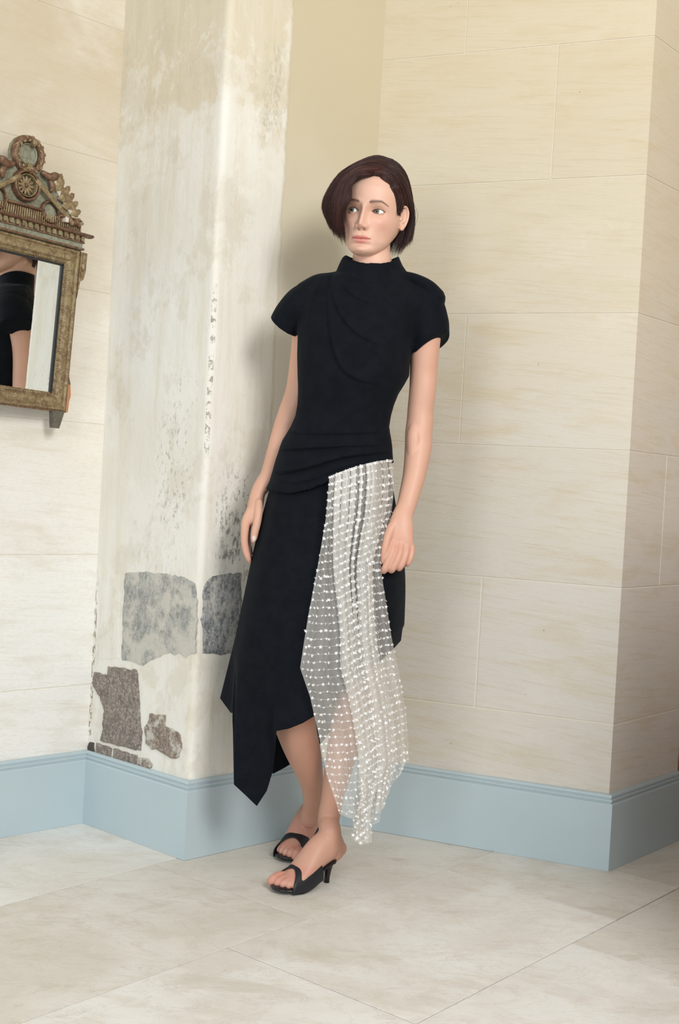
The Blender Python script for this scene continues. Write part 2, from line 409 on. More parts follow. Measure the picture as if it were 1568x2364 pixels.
# ---------------------------------------------------------------- baseboards
prof = [(BT-.000, 0), (BT, .178), (BT-.0015, .181), (BT-.006, .1825), (BT-.006, .1855), (BT-.003, .187), (BT-.003, .192), (BT-.0075, .1935), (BT-.0075, .1965), (BT-.005, .198), (BT-.006, .2025), (BT-.010, .2052), (0, .2052)]
def baseboard(name, i):
    rows = []
    for d, z in prof:
        L = offset_line(plan, BT-d); rows.append((L[i], L[i+1], z))
    v = []
    for a, b, z in rows: v += [(a[0], a[1], z), (b[0], b[1], z)]
    m = len(rows)
    for a, b, z in (rows[-1][:2]+(0,),): v += [(a[0], a[1], 0), (b[0], b[1], 0)]
    f = [(2*k, 2*k+1, 2*k+3, 2*k+2) for k in range(m)]+[tuple(2*k for k in range(m+1))[::-1], tuple(2*k+1 for k in range(m+1))]
    return struct(obj(name, v, f, M_base))
for i, nm in enumerate(['baseboard_left', 'baseboard_pier', 'baseboard_back', 'baseboard_right', 'baseboard_far_right']): baseboard(nm, i)
# ---------------------------------------------------------------- floor of limestone slabs
fa = V3(math.cos(math.radians(50.2)), math.sin(math.radians(50.2)), 0); fb = V3(fa[1], -fa[0], 0)
FL = struct(obj('floor', *prism([V3(-4.2, -3.2, 0), V3(3.6, -3.2, 0), V3(3.6, 4.6, 0), V3(-4.2, 4.6, 0)], -.06, -.0035), mat=M_joint))
S = [-4.90, -4.40, -3.86, -3.35, -2.83, -2.311, -1.790, -1.291, -.79, -.27, .25, .77, 1.3, 1.8]
T = {-2.311: [-2.2, -1.1, .1, 1.2, 2.107, 3.0, 3.9, 4.8], -1.790: [-1.9, -.9, .05, .95, 1.855, 2.667, 3.01, 3.9, 4.8],
     -1.291: [-2., -1.2, -.3, .6, 1.5, 2.45, 3.3, 4.2], -2.83: [-1.4, -.4, .7, 1.62, 2.6, 3.5, 4.4]}
for s0, s1 in zip(S, S[1:]):
    ts = T.get(s0) or [(-2.6+.93*k+(hash(round(s0*100)) % 7)*.09) for k in range(9)]
    for t0, t1 in zip(ts, ts[1:]):
        cc = fa*(t0+t1)/2+fb*(s0+s1)/2
        if cc[1] < -2.6 or cc[1] > 4.3 or cc[0] < -3.9 or cc[0] > 3.3: continue
        if (cc-P1)@nA < -.75 and cc[0] < .1: continue
        g = .0016; c = .0006; z = -.0002-rng.random()*.0006
        q = [(t0+g, s0+g), (t1-g, s0+g), (t1-g, s1-g), (t0+g, s1-g)]
        qi = [(t0+g+c, s0+g+c), (t1-g-c, s0+g+c), (t1-g-c, s1-g-c), (t0+g+c, s1-g-c)]
        v = []
        for pts, zz in ((q, -.0034), (q, z-c), (qi, z)):
            for t_, s_ in pts: p = fa*t_+fb*s_; v.append((p[0], p[1], zz))
        f = [(8, 9, 10, 11)]+[(k*4+i, k*4+(i+1) % 4, k*4+4+(i+1) % 4, k*4+4+i) for k in (0, 1) for i in range(4)]
        me = mesh('floor_slab', v, f); bm = bmesh.new(); bm.from_mesh(me); bmesh.ops.recalc_face_normals(bm, faces=bm.faces); bm.to_mesh(me); bm.free()
        if me.polygons[0].normal.z < 0: me.flip_normals()
        link('floor_slab', me, M_floor, FL)
# ---------------------------------------------------------------- the rest of the room, mostly outside the frame
struct(obj('ceiling', *prism([V3(-4.2, 1.3, 0), V3(3.6, 1.3, 0), V3(3.6, 4.6, 0), V3(-4.2, 4.6, 0)], CEIL, CEIL+.1), mat=M_ceil))
D0 = W[5]; dD = unit(V3(.78, -.62, 0))
v, f = prism([D0, D0+dD*.95, D0+dD*.95+V3(.03, .05, 0), D0+V3(-.10, .08, 0)], 0, 2.3)
d1 = struct(obj('door_1', v, f, M_wood))
# added, unseen chest-high wooden partition, there to shade the lower far-right wall
shadeA, shadeB = V3(1.70, 2.85, 0), V3(.98, 2.05, 0); tl = unit(shadeB-shadeA); nl = V3(-tl[1], tl[0], 0)
v, f = prism([shadeA, shadeB, shadeB+nl*.045, shadeA+nl*.045], 0, 1.35)
d2 = struct(obj('shade_partition', v, f, M_wood))
for z0, z1 in ((.15, .65), (.75, 1.25)):
    for sd in (-1, 1):
        o_ = -.006 if sd < 0 else .045
        pa, pb = shadeA+tl*.12+nl*o_, shadeB-tl*.12+nl*o_
        obj('shade_partition_panel', *prism([pa, pb, pb+nl*.006, pa+nl*.006], z0, z1), mat=M_wood, parent=d2)
v, f = prism([D0+dD*.95, V3(3.4, 2.4, 0), V3(3.4, 2.55, 0), D0+dD*.95+V3(.03, .2, 0)], 0, CEIL)
struct(obj('wall_far_back', v, f, M_right))
struct(obj('wall_side', *prism([V3(3.4, -.6, 0), V3(3.4, 2.55, 0), V3(3.5, 2.55, 0), V3(3.5, -.6, 0)], 0, CEIL), mat=M_right))
# ---------------------------------------------------------------- the gilt wall mirror
def gilt(name, a, b, c, rough=.5, metal=.35, sc_=1.):
    n = N(name); P = n.pos
    m = n.noise(P, 45*sc_, 5, .7); k = n.noise(P, 120*sc_, 4, .7)
    col = n.mix(n.ramp(m, .42, .60), a, b); col = n.mix(n.math('MULTIPLY', n.ramp(k, .50, .62), .7), col, c)
    ch = n.math('MULTIPLY', n.math('GREATER_THAN', n.noise(P, 70, 3, .6), .72), .8)
    col = n.mix(ch, col, (.62, .56, .46))
    return n.set(Base_Color=col, Roughness=rough, Metallic=metal, Normal=n.bump(n.math('ADD', m, k), .6, .0015))
M_gold = gilt('aged_gilding', (.30, .225, .115), (.19, .12, .06), (.40, .33, .20))
M_red = gilt('red_bole', (.13, .060, .038), (.19, .105, .058), (.27, .19, .10))
M_green = gilt('grey_green_paint', (.27, .275, .20), (.19, .18, .12), (.33, .32, .23), .7, .0)
M_char = gilt('charcoal_wood', (.085, .08, .06), (.12, .105, .08), (.15, .13, .09), .8, 0.)
M_terra = plain('bare_terracotta_gesso', (.50, .23, .11), .9)
M_glass = N('old_mirror_glass').set(Base_Color=(.86, .88, .86), Metallic=1., Roughness=.012)
M_black = plain('black_rebate', (.012, .013, .014), .5)
lean, yaw = math.radians(2.4), math.radians(MIRROR_YAW)
n0 = V3(nA[0]*math.cos(yaw)-nA[1]*math.sin(yaw), nA[0]*math.sin(yaw)+nA[1]*math.cos(yaw), 0)
mu = V3(-n0[1], n0[0], 0)
mn = n0*math.cos(lean)-V3(0, 0, 1)*math.sin(lean); mv = np.cross(mu, -mn)*1.0; mv = mv if mv[2] > 0 else -mv
rl_ = math.radians(1.3); mu, mv = mu*math.cos(rl_)-mv*math.sin(rl_), mv*math.cos(rl_)+mu*math.sin(rl_)
anchor = onplane(125, 940, W[0]+nA*.045, nA)
mc = anchor-mu*.166
mir = bpy.data.objects.new('wall_mirror', None); C.objects.link(mir)
mir['label'] = 'antique gilt wall mirror with carved crest hanging on the left wall'; mir['category'] = 'mirror'
MSX = 1.0
mir.matrix_world = Matrix(((mu[0]*MSX, -mn[0], mv[0], mc[0]), (mu[1]*MSX, -mn[1], mv[1], mc[1]), (mu[2]*MSX, -mn[2], mv[2], mc[2]), (0, 0, 0, 1)))
def mpart(name, g, mat, smooth=False, parent=None):
    me = mesh(name, g.verts(), g.f, smooth)
    o = bpy.data.objects.new(name, me); C.objects.link(o); me.materials.append(mat); o.parent = parent or mir
    return o
def plate(g, pts, y0, y1, bev=.0):
    n = len(pts); v = [(x, y1, z) for x, z in pts]+[(x, y0, z) for x, z in pts]
    cx = sum(p[0] for p in pts)/n; cz = sum(p[1] for p in pts)/n
    g.add(v, [tuple(range(n))[::-1], tuple(range(n, 2*n))]+[(i, (i+1) % n, n+(i+1) % n, n+i) for i in range(n)])
def ringg(g, cx, cz, r0_, r1_, y0, y1, seg=36, sx=1.):
    rows = []
    m = 8
    for k in range(m):
        a = math.pi*k/(m-1); rr = (r0_+r1_)/2-math.cos(a)*(r1_-r0_)/2; yy = y1-(y1-y0)*math.sin(a)
        rows += [(cx+rr*math.cos(t)*sx, yy, cz+rr*math.sin(t)) for t in np.linspace(0, 2*math.pi, seg, endpoint=False)]
    g.add(rows, grid_faces(m, seg, True, False))
# frame rails: moulded, mitred.  profile = (distance in from outer edge, height)
fprof = [(0, 0), (0, .014), (.003, .019), (.008, .020), (.011, .016), (.013, .0165), (.022, .021), (.031, .021), (.034, .016), (.036, .014), (.042, .013), (.044, .008), (.0465, .008), (.0465, 0)]
X1, Z0, Z1 = .192, -.008, .428
def rail(name, A, B, mat):
    # A,B outer corners; inward normal rotates left
    A = np.array(A); B = np.array(B); t = (B-A)/np.linalg.norm(B-A); nn = np.array([-t[1], t[0]])
    v = []
    for d, h in fprof:
        a = A+(t+nn)*d; b = B+(-t+nn)*d
        v += [(a[0], -h, a[1]), (b[0], -h, b[1])]
    m = len(fprof)
    f = [(2*k, 2*k+1, (2*k+3) % (2*m), (2*k+2) % (2*m)) for k in range(m)]
    g = Geo(); g.add(v, f); return mpart(name, g, mat)
for a, b in (((-X1, Z0), (X1, Z0)), ((X1, Z0), (X1, Z1)), ((X1, Z1), (-X1, Z1)), ((-X1, Z1), (-X1, Z0))): rail('frame_rail', a, b, M_gold)
# red bole edge strip outside the gold
g = Geo()
for s in (-1, 1): g.box((s*(X1+.0015), -.007, (Z0+Z1)/2), (.003, .014, Z1-Z0))
g.box((0, -.007, Z0-.002), (2*X1+.006, .015, .004)); mpart('edge_moulding', g, M_red)
g = Geo(); g.box((0, -.0035, (Z0+Z1)/2), (2*X1-.086, .003, Z1-Z0-.086)); gl = mpart('mirror_glass', g, M_glass)
g = Geo()
for s in (-1, 1): g.box((s*(X1-.048), -.007, (Z0+Z1)/2), (.006, .005, Z1-Z0-.09))
g.box((0, -.007, Z1-.048), (2*X1-.09, .005, .005)); mpart('black_slip', g, M_black)
g = Geo()
for k in range(52):
    z = Z0+.045+k*(Z1-Z0-.09)/51
    for s in (-1, 1): g.ball((s*(X1-.0393), -.0145, z), (.0024,)*3, seg=8, rows=5)
for k in range(39):
    x = -X1+.045+k*(2*X1-.09)/38
    for z in (Z0+.0393, Z1-.0393): g.ball((x, -.0145, z), (.0024,)*3, seg=8, rows=5)
b_ = mpart('bead_moulding', g, M_gold, True); b_['kind'] = 'stuff'
# entablature
g = Geo(); g.box((0, -.010, .438), (.388, .020, .020)); mpart('frieze', g, M_green)
g = Geo(); g.box((0, -.0135, .431), (.392, .027, .005)); g.box((0, -.012, .449), (.396, .024, .004)); mpart('fillet', g, M_red)
g = Geo(); g.box((0, -.009, .458), (.40, .018, .016)); mpart('dentil_band', g, M_green)
g = Geo(); g.box((0, 0, 0), (.0105, .009, .0125)); dm = mesh('dentil', g.verts(), g.f); dm.materials.append(M_gold)
for k in range(21):
    o = bpy.data.objects.new('dentil', dm); C.objects.link(o); o.parent = mir; o.location = (-.19+k*.019, -.0215, .4585)
g = Geo(); g.tube([(-.218, -.018, .470), (.218, -.018, .470)], [.0055]*2, [.017]*2, seg=16, sub=2, ref=(0, 1, 0)); mpart('cornice', g, M_red, True)
g = Geo(); g.box((0, -.009, .488), (.375, .012, .026)); mpart('flute_backing', g, M_red)
g = Geo()
for k in range(54):
    x = -.184+k*.00695
    g.tube([(x, -.016, .477), (x*.985, -.0165, .499)], [.0023]*2, [.003]*2, seg=8, sub=1, ref=(0, 1, 0))
o = mpart('fluting', g, M_gold, True); o['kind'] = 'stuff'
for a, b in ((-.05, .058), (.112, .178), (-.178, -.112)):
    g = Geo(); g.tube([(a, -.018, .5045), (b, -.018, .5045)], [.0042]*2, [.009]*2, seg=12, sub=1); mpart('top_moulding', g, M_red, True)
# crest backing board
half = [(0, .686), (.018, .683), (.034, .673), (.046, .657), (.050, .637), (.048, .616), (.056, .606), (.074, .603), (.092, .606), (.094, .592), (.088, .585), (.098, .575), (.112, .560), (.128, .545), (.146, .530), (.160, .516), (.170, .500), (.180, .474)]
bd = half+[(-x, z) for x, z in half[::-1]][:-1]
g = Geo(); plate(g, [(x*.97, z-.002) for x, z in bd], -.010, .006); mpart('crest_board', g, M_green)
# wreath ring, medallion, scroll circles
g = Geo(); ringg(g, 0, .635, .0, .001, -.011, -.010)
g = Geo(); ringg(g, 0, .635, .031, .050, -.026, -.008); rw = mpart('wreath_ring', g, M_red, True)
lf = Geo()
lf.add([(0, 0, -.006), (.0035, -.002, 0), (0, 0, .008), (-.0035, -.002, 0), (0, -.0035, .001)], [(0, 1, 4), (1, 2, 4), (2, 3, 4), (3, 0, 4)])
lm = mesh('wreath_leaf', lf.verts(), lf.f); lm.materials.append(M_gold)
for k in range(30):
    a = 2*math.pi*k/30; rr = .0405+(.004 if k % 2 else -.004)
    o = bpy.data.objects.new('wreath_leaf', lm); C.objects.link(o); o.parent = rw
    o.location = (rr*math.cos(a), -.0235, .635+rr*math.sin(a)); o.rotation_euler = (0, -a+(.5 if k % 2 else -.5), 0)
g = Geo(); ringg(g, 0, .637, .024, .029, -.016, -.009); mpart('inner_ring', g, M_green, True)
for x, z, s in ((.008, .665, 1), (.0, .603, -1)):
    g = Geo(); plate(g, [(x, z-.010), (x+.008, z+.001), (x+.004, z+.010), (x-.004, z+.010), (x-.008, z+.001)], -.028, -.012); mpart('ribbon_knot', g, M_gold)
g = Geo(); ringg(g, 0, .556, .031, .042, -.030, -.008); ro = mpart('medallion_ring', g, M_red, True)
g = Geo(); ringg(g, 0, .556, .027, .0305, -.027, -.010); mpart('medallion_bead', g, M_gold, True)
pt = Geo(); pt.ball((0, 0, .0145), (.0042, .0035, .0125), seg=10, rows=6)
pm = mesh('petal', pt.verts(), pt.f, True); pm.materials.append(M_gold)
for k in range(12):
    o = bpy.data.objects.new('petal', pm); C.objects.link(o); o.parent = ro; o.location = (0, -.016, .556); o.rotation_euler = (0, 2*math.pi*k/12, 0)
g = Geo(); g.ball((0, -.019, .556), (.0055, .006, .0055), seg=12, rows=8); b_ = mpart('boss', g, M_red, True, ro); b_.name = 'boss'
for s in (-1, 1):
    g = Geo(); ringg(g, s*.083, .507, .024, .031, -.024, -.008); mpart('scroll_ring', g, M_red, True)
    g = Geo(); g.ball((s*.083, -.012, .507), (.021, .006, .021), seg=18, rows=8); mpart('scroll_disc', g, M_green, True)
    g = Geo(); g.tube([(s*.028, -.026, .572), (s*.09, -.028, .530), (s*.150, -.024, .492)], [.0075, .0065, .0075], [.006]*3, seg=12, sub=4); mpart('torch_shaft', g, M_gold, True)
    g = Geo(); g.tube([(s*.150, -.024, .492), (s*.163, -.024, .497), (s*.176, -.022, .488)], [.007, .009, .004], [.006]*3, seg=12, sub=4); mpart('shaft_end', g, M_red, True)
    g = Geo(); g.tube([(s*.046, -.020, .600), (s*.066, -.024, .594), (s*.082, -.026, .600), (s*.094, -.024, .606)], [.007, .010, .011, .004], [.006, .008, .008, .003], seg=12, sub=4); mpart('quiver', g, M_red, True)
    g = Geo(); g.tube([(s*.070, -.020, .588), (s*.078, -.024, .572), (s*.074, -.020, .560)], [.007, .009, .005], [.006]*3, seg=12, sub=4); mpart('drapery_tail', g, M_red, True)
    g = Geo(); g.box((s*.128, -.020, .498), (.010, .022, .016)); mpart('ribbon_chip', g, plain('bare_gesso', (.66, .58, .50), .9))
    LF = Geo()
    LF.add([(0, 0, -.004), (.008, -.005, .006), (.010, -.003, .014), (.006, -.005, .016), (.005, -.003, .024), (0, -.002, .030), (-.005, -.003, .024), (-.006, -.005, .016), (-.010, -.003, .014), (-.008, -.005, .006), (0, -.009, .010)],
           [(i, (i+1) % 10, 10) for i in range(10)])
    lfm = mesh('acanthus_leaf', LF.verts(), LF.f, True); lfm.materials.append(M_gold)
    for x, z, a, k in ((.096, .568, 30, 1.), (.100, .580, 10, .9), (.112, .556, 38, 1.05), (.106, .548, 75, .8), (.126, .545, 45, 1.0), (.120, .532, 80, .8), (.140, .530, 50, .95), (.150, .516, 62, .9), (.163, .502, 95, .8)):
        o = bpy.data.objects.new('acanthus_leaf', lfm); C.objects.link(o); o.parent = mir
        o.location = (s*x, -.016, z); o.rotation_euler = (0, math.radians(a)*s, 0); o.scale = (k*1.45, .9, k*1.3)
    # ear bracket, broken corner, tapered foot
    ear = [(.192, .424), (.213, .424), (.213, .374), (.208, .352), (.198, .345), (.194, .318), (.192, .300)]
    g = Geo(); plate(g, [(s*x, z) for x, z in (ear if s > 0 else ear[::-1])], -.020, .0); mpart('ear_bracket', g, M_gold)
    g = Geo(); g.box((s*.203, -.0215, .410), (.011, .003, .016)); g.ball((s*.203, -.021, .386), (.006, .003, .012), seg=10, rows=6); g.ball((s*.2015, -.021, .366), (.005, .003, .008), seg=10, rows=6); mpart('ear_carving', g, M_gold)
    ft = [(.150, -.010), (.190, -.010), (.177, -.056), (.157, -.056)]
    g = Geo(); plate(g, [(s*x, z) for x, z in (ft[::-1] if s > 0 else ft)], -.016, .0); mpart('tapered_foot', g, M_char)
br = [(.193, -.010), (.206, -.010), (.207, .02), (.211, .035), (.208, .055), (.206, .066), (.193, .070)]
g = Geo(); plate(g, br[::-1], -.009, .001); mpart('broken_moulding', g, M_terra)
g = Geo(); plate(g, [(.193, .066), (.207, .066), (.201, .082), (.196, .10), (.193, .11)][::-1], -.009, .001); mpart('broken_edge', g, M_char)
# ---------------------------------------------------------------- the woman
person = empty("person", (0.02, 3.06, 0), "dark-haired woman in a draped black dress with sheer sequinned panel, leaning in the corner", "person")
def projpx(P):
    d = P-cC; z = d@cF; return 784+FPX*(d@cR)/z, 1182-FPX*(d@cU)/z
# head frame: x to the picture's right, y out of the face, z up
HC = at(862, 503, 3.07); psi, hr = math.radians(17), math.radians(4.6)
hf = V3(-math.sin(psi), -math.cos(psi), 0); hx0 = V3(math.cos(psi), -math.sin(psi), 0); hz0 = V3(0, 0, 1)
hz = hz0*math.cos(hr)+hx0*math.sin(hr); hx = hx0*math.cos(hr)-hz0*math.sin(hr)
HM = np.column_stack([hx, hf, hz])
def h2w(p): return np.asarray(p, float)@HM.T+HC
def w2h(p): return (np.asarray(p, float)-HC)@HM
zt = [-.1065, -.1045, -.1000, -.0925, -.0825, -.070, -.055, -.040, -.020, .0, .020, .040, .060, .080, .098, .112, .120, .1235]
wt = [.006, .018, .028, .037, .046, .0535, .0585, .0635, .0685, .0715, .0730, .0730, .0710, .0640, .0520, .0350, .0190, .004]
ft = [.066, .076, .0835, .0855, .0810, .0840, .0850, .0850, .0850, .0865, .0905, .0915, .0880, .0790, .0620, .0400, .0200, -.006]
bt = [.050, .035, .020, .002, -.012, -.025, -.045, -.066, -.084, -.094, -.100, -.100, -.096, -.088, -.074, -.054, -.036, -.014]
def ip(z, t): # smooth interpolation
    a = np.interp(z, zt, t); return a
def smo(t, n=400):
    z = np.linspace(zt[0], zt[-1], n); v = np.interp(z, zt, t); k = np.hanning(23); k /= k.sum()
    vv = np.convolve(np.pad(v, 11, mode='edge'), k, 'valid'); vv[:6] = v[:6]; vv[-6:] = v[-6:]; return z, vv
EX, EY, EZ = .0325, .0615, .001
def face_disp(x, z, y):
    "sculpting of the front of the face; returns the new y"
    g = lambda cx, cz, sx, sz: np.exp(-((x-cx)/sx)**2-((z-cz)/sz)**2)
    ax = np.abs(x)
    ys = y.copy()
    # sockets, brow, cheekbones, hollow under them, temples
    ys -= .0120*np.exp(-((ax-.031)/.018)**2-((z-.000)/.0125)**2)
    ys -= .0055*np.exp(-((ax-.014)/.008)**2-((z+.002)/.013)**2)
    ys += .0035*np.exp(-((ax-.028)/.018)**2-((z-.021)/.007)**2)
    ys += .0060*np.exp(-((ax-.047)/.016)**2-((z+.026)/.014)**2)
    ys -= .0035*np.exp(-((ax-.046)/.013)**2-((z+.060)/.016)**2)
    ys += .0020*np.exp(-(ax/.02)**2-((z-.05)/.02)**2)
    # nose
    hz_ = np.interp(z, [-.052, -.0475, -.043, -.038, -.030, -.018, -.006, .006, .016, .026], [0, .003, .0150, .0205, .0190, .0150, .0108, .0072, .003, 0])
    sz_ = np.interp(z, [-.050, -.042, -.034, -.020, 0, .016], [.0105, .0108, .0098, .0082, .0075, .011])
    ys += hz_*np.exp(-(ax/sz_)**2.3)
    ys += .0085*np.exp(-((ax-.0135)/.0052)**2-((z+.0405)/.0062)**2)
    ys -= .0035*np.exp(-((ax-.0195)/.003)**2-((z+.040)/.007)**2)
    ys -= .0060*np.exp(-((ax-.0068)/.0034)**2-((z+.0475)/.0026)**2)
    # philtrum, lips, chin
    ys -= .0012*g(0, -.056, .003, .006)
    zm = -.0700+.0016*(ax/.024)**2
    up = np.clip(1-(ax/.0245)**2, 0, 1)
    ys += .0058*np.sqrt(up)*np.exp(-((z-zm-.0038)/.0036)**2)
    ys += .0070*np.sqrt(up)*np.exp(-((z-zm+.0056)/.0046)**2)
    ys -= .0048*np.sqrt(up)*np.exp(-((z-zm)/.0014)**2)
    ys -= .0014*np.exp(-((ax-.0265)/.004)**2-((z+.070)/.005)**2)
    ys -= .0036*g(0, -.0840, .016, .0045)
    ys += .0035*g(0, -.0945, .013, .008)
    # lids over the eyeballs and the openings between them
    dx = ax-EX; dz = z-EZ-.06*dx
    rl = .0137; q = rl**2-dx**2-(z-EZ)**2
    lid = np.where(q > 0, EY+np.sqrt(np.clip(q, 0, None)), -1)
    k = .0022; m = np.maximum(ys, lid); dd = np.abs(ys-lid)
    ys = np.where(lid > 0, m+np.where(dd < k, (k-dd)**2/(4*k), 0), ys)
    e = np.clip(1-(dx/.0142)**2, 0, 1); uo, lo = .0050*e**.75, -.0048*e**.85
    # lid crease
    ys -= .0016*np.exp(-((dz-.0044-.0047*e)/.0013)**2)*(np.abs(dx) < .015)
    inside = (dz < uo) & (dz > lo) & (np.abs(dx) < .0142)
    q2 = .0120**2-dx**2-(z-EZ)**2
    ys = np.where(inside, np.minimum(ys, EY+np.sqrt(np.clip(q2, 0, None))-.0035), ys)
    return ys
def head_geo(geo):
    nz, nt = 330, 420
    zz = np.linspace(zt[0], zt[-1], nz)
    tb = [smo(t) for t in (wt, ft, bt)]
    W_, F_, B_ = [np.interp(zz, z, v) for z, v in tb]
    th = np.linspace(-1, 1, nt, endpoint=False); th = np.pi*(.62*th+.38*th**3)     # dense in front
    rows = []
    for z, w_, f_, b_ in zip(zz, W_, F_, B_):
        yc = .5*(f_+b_)*.5+.0*f_; yc = b_+(f_-b_)*.50
        s, c = np.sin(th), np.cos(th)
        nn = 2.25 if z > -.02 else 2.25-.35*min(1, (-.02-z)/.07)
        x = w_*np.sign(s)*np.abs(s)**(2/nn)
        y = np.where(c > 0, yc+(f_-yc)*np.abs(c)**(2/nn), yc-(yc-b_)*np.abs(c)**(2/2.1))
        y = np.where(c > .12, face_disp(x, np.full_like(x, z), y), y)
        rows.append(np.column_stack([x, y, np.full_like(x, z)]))
    geo.add(h2w(np.vstack(rows)), grid_faces(nz, nt))
HG = Geo(); head_geo(HG)
n_top = h2w([0, -.012, -.045]); n_bot = at(861, 672, 3.075)
HG.tube([h2w([0, -.022, -.02]), h2w([0, -.018, -.060]), h2w([.004, -.016, -.092]), at(859, 605, 3.075), n_bot], [.044, .046, .0475, .050, .062], [.050, .050, .049, .052, .055], seg=48, sub=8)
# sternomastoid cords
HG.tube([h2w([.040, -.020, -.075]), at(886, 598, 3.044), at(876, 640, 3.036)], [.006, .0055, .004], [.008, .007, .005], seg=16, sub=6)
HG.tube([h2w([-.046, -.030, -.060]), at(827, 600, 3.052), at(843, 640, 3.036)], [.007, .006, .005], [.010, .007, .006], seg=16, sub=6)
for s in (1, -1):
    eb = unit(V3(s*.48, -.86, .10)); eu = unit(V3(s*.05, -.22, 1)); eu = unit(eu-eb*(eu@eb)); en = np.cross(eb, eu)*(-s)
    en = en if en[0]*s > 0 else -en
    o = V3(s*.0705, -.001, .005)
    EM = np.column_stack([eb, eu, en])
    q = lambda a, b, c: h2w(o+eb*a+eu*b+en*c)
    HG.ball(h2w(o+eb*.009+eu*.002), (1, 1, 1), HM@EM@np.diag([.0165, .027, .0030]), seg=28, rows=16)
    rim = [(-.004, .004, .002), (-.002, .017, .003), (.006, .027, .004), (.016, .027, .004), (.0225, .017, .004), (.0225, .004, .004), (.018, -.010, .003), (.011, -.021, .002), (.003, -.027, .001)]
    HG.tube([q(*p) for p in rim], [.0024, .003, .0032, .0032, .0032, .003, .003, .0036, .0048], [.0024, .003, .0032, .0032, .0032, .003, .003, .0036, .0048], seg=12, sub=6)
    HG.tube([q(.013, .016, .003), q(.0145, .004, .003), q(.011, -.008, .003), q(.004, -.012, .002)], [.0026, .0026, .0024, .0022], [.0026]*4, seg=10, sub=5)
    HG.ball(q(-.002, -.004, .003), (.0036, .0036, .0052), HM, seg=12, rows=8)
    HG.ball(q(.004, -.024, .001), (.0068, .0045, .0080), HM, seg=14, rows=10)
head_me = remesh(HG, .00115, 3, .4)

BG = Geo()
def limb(pts, seg=24, sub=6, ref=(0, 1, 0)):
    "pts rows: px, py, Y, half width px, half depth m"
    P = [at(a, b, c) for a, b, c, _, _ in pts]
    BG.tube(P, [w_*mpp(c) for _, _, c, w_, _ in pts], [d for *_, d in pts], seg, sub, ref)
# trunk inside the dress
limb([(860, 668, 3.075, 50, .05), (856, 700, 3.075, 95, .06), (842, 740, 3.07, 112, .078), (820, 820, 3.065, 118, .095), (800, 920, 3.065, 102, .082), (785, 1000, 3.067, 104, .076), (772, 1070, 3.07, 114, .082), (765, 1140, 3.08, 118, .086), (765, 1190, 3.08, 112, .086)], 40)
# arm at the picture's right
limb([(955, 690, 3.07, 34, .042), (978, 712, 3.07, 38, .044), (984, 760, 3.07, 35, .041), (980.5, 818, 3.075, 33, .038), (978, 860, 3.08, 31.5, .036), (976, 900, 3.08, 31, .036), (971, 945, 3.085, 30, .036), (970, 972, 3.085, 31, .037), (967, 1000, 3.08, 31.5, .036), (966, 1030, 3.075, 31.5, .035), (961, 1070, 3.06, 28.5, .033), (956, 1100, 3.05, 26.5, .030), (946, 1140, 3.03, 24, .025), (938, 1168, 3.015, 22.5, .021), (930, 1190, 3.0, 24, .019), (926, 1212, 2.99, 29, .018), (923, 1236, 2.983, 32, .0165), (927, 1256, 2.98, 29, .0145), (929, 1266, 2.978, 25, .011)], 28, 6)
limb([(962, 962, 3.072, 8, .010), (957, 1000, 3.060, 17, .020), (956, 1040, 3.055, 17, .020), (953, 1090, 3.045, 12, .016)], 16)
def finger(pts): limb(pts, 14, 5)
r_ = .0090
finger([(910, 1240, 2.982, 8, .008), (909, 1258, 2.970, 9.2, .0092), (901, 1285, 2.960, 8.8, .0088), (889, 1312, 2.960, 8.6, .0084), (885, 1318, 2.976, 8.2, .0080), (890, 1306, 2.992, 7.8, .0078), (900, 1295, 2.998, 7.0, .007)])
finger([(922, 1244, 2.980, 8, .008), (925, 1264, 2.968, 9.2, .0092), (918, 1290, 2.957, 8.8, .0088), (907, 1312, 2.958, 8.4, .0084), (903, 1316, 2.976, 8.0, .0080), (908, 1303, 2.992, 7.6, .0076), (915, 1294, 2.998, 7.0, .007)])
finger([(935, 1246, 2.982, 8, .008), (939, 1266, 2.972, 8.8, .0090), (934, 1290, 2.962, 8.4, .0085), (924, 1309, 2.963, 8.0, .0080), (920, 1311, 2.980, 7.6, .0076), (924, 1300, 2.994, 7.2, .0072), (928, 1292, 3.0, 6.6, .0066)])
finger([(945, 1244, 2.987, 7, .008), (951, 1264, 2.980, 7.6, .0082), (949, 1284, 2.971, 7.3, .0076), (942, 1300, 2.971, 7.0, .0070), (937, 1302, 2.986, 6.6, .0066), (939, 1293, 2.997, 6.2, .0062)])
finger([(916, 1202, 2.990, 12, .013), (903, 1222, 2.978, 12, .0125), (894, 1244, 2.968, 10, .0105), (889, 1266, 2.962, 8.8, .0090), (886, 1284, 2.963, 7.6, .0076), (884, 1297, 2.966, 5.0, .005)])
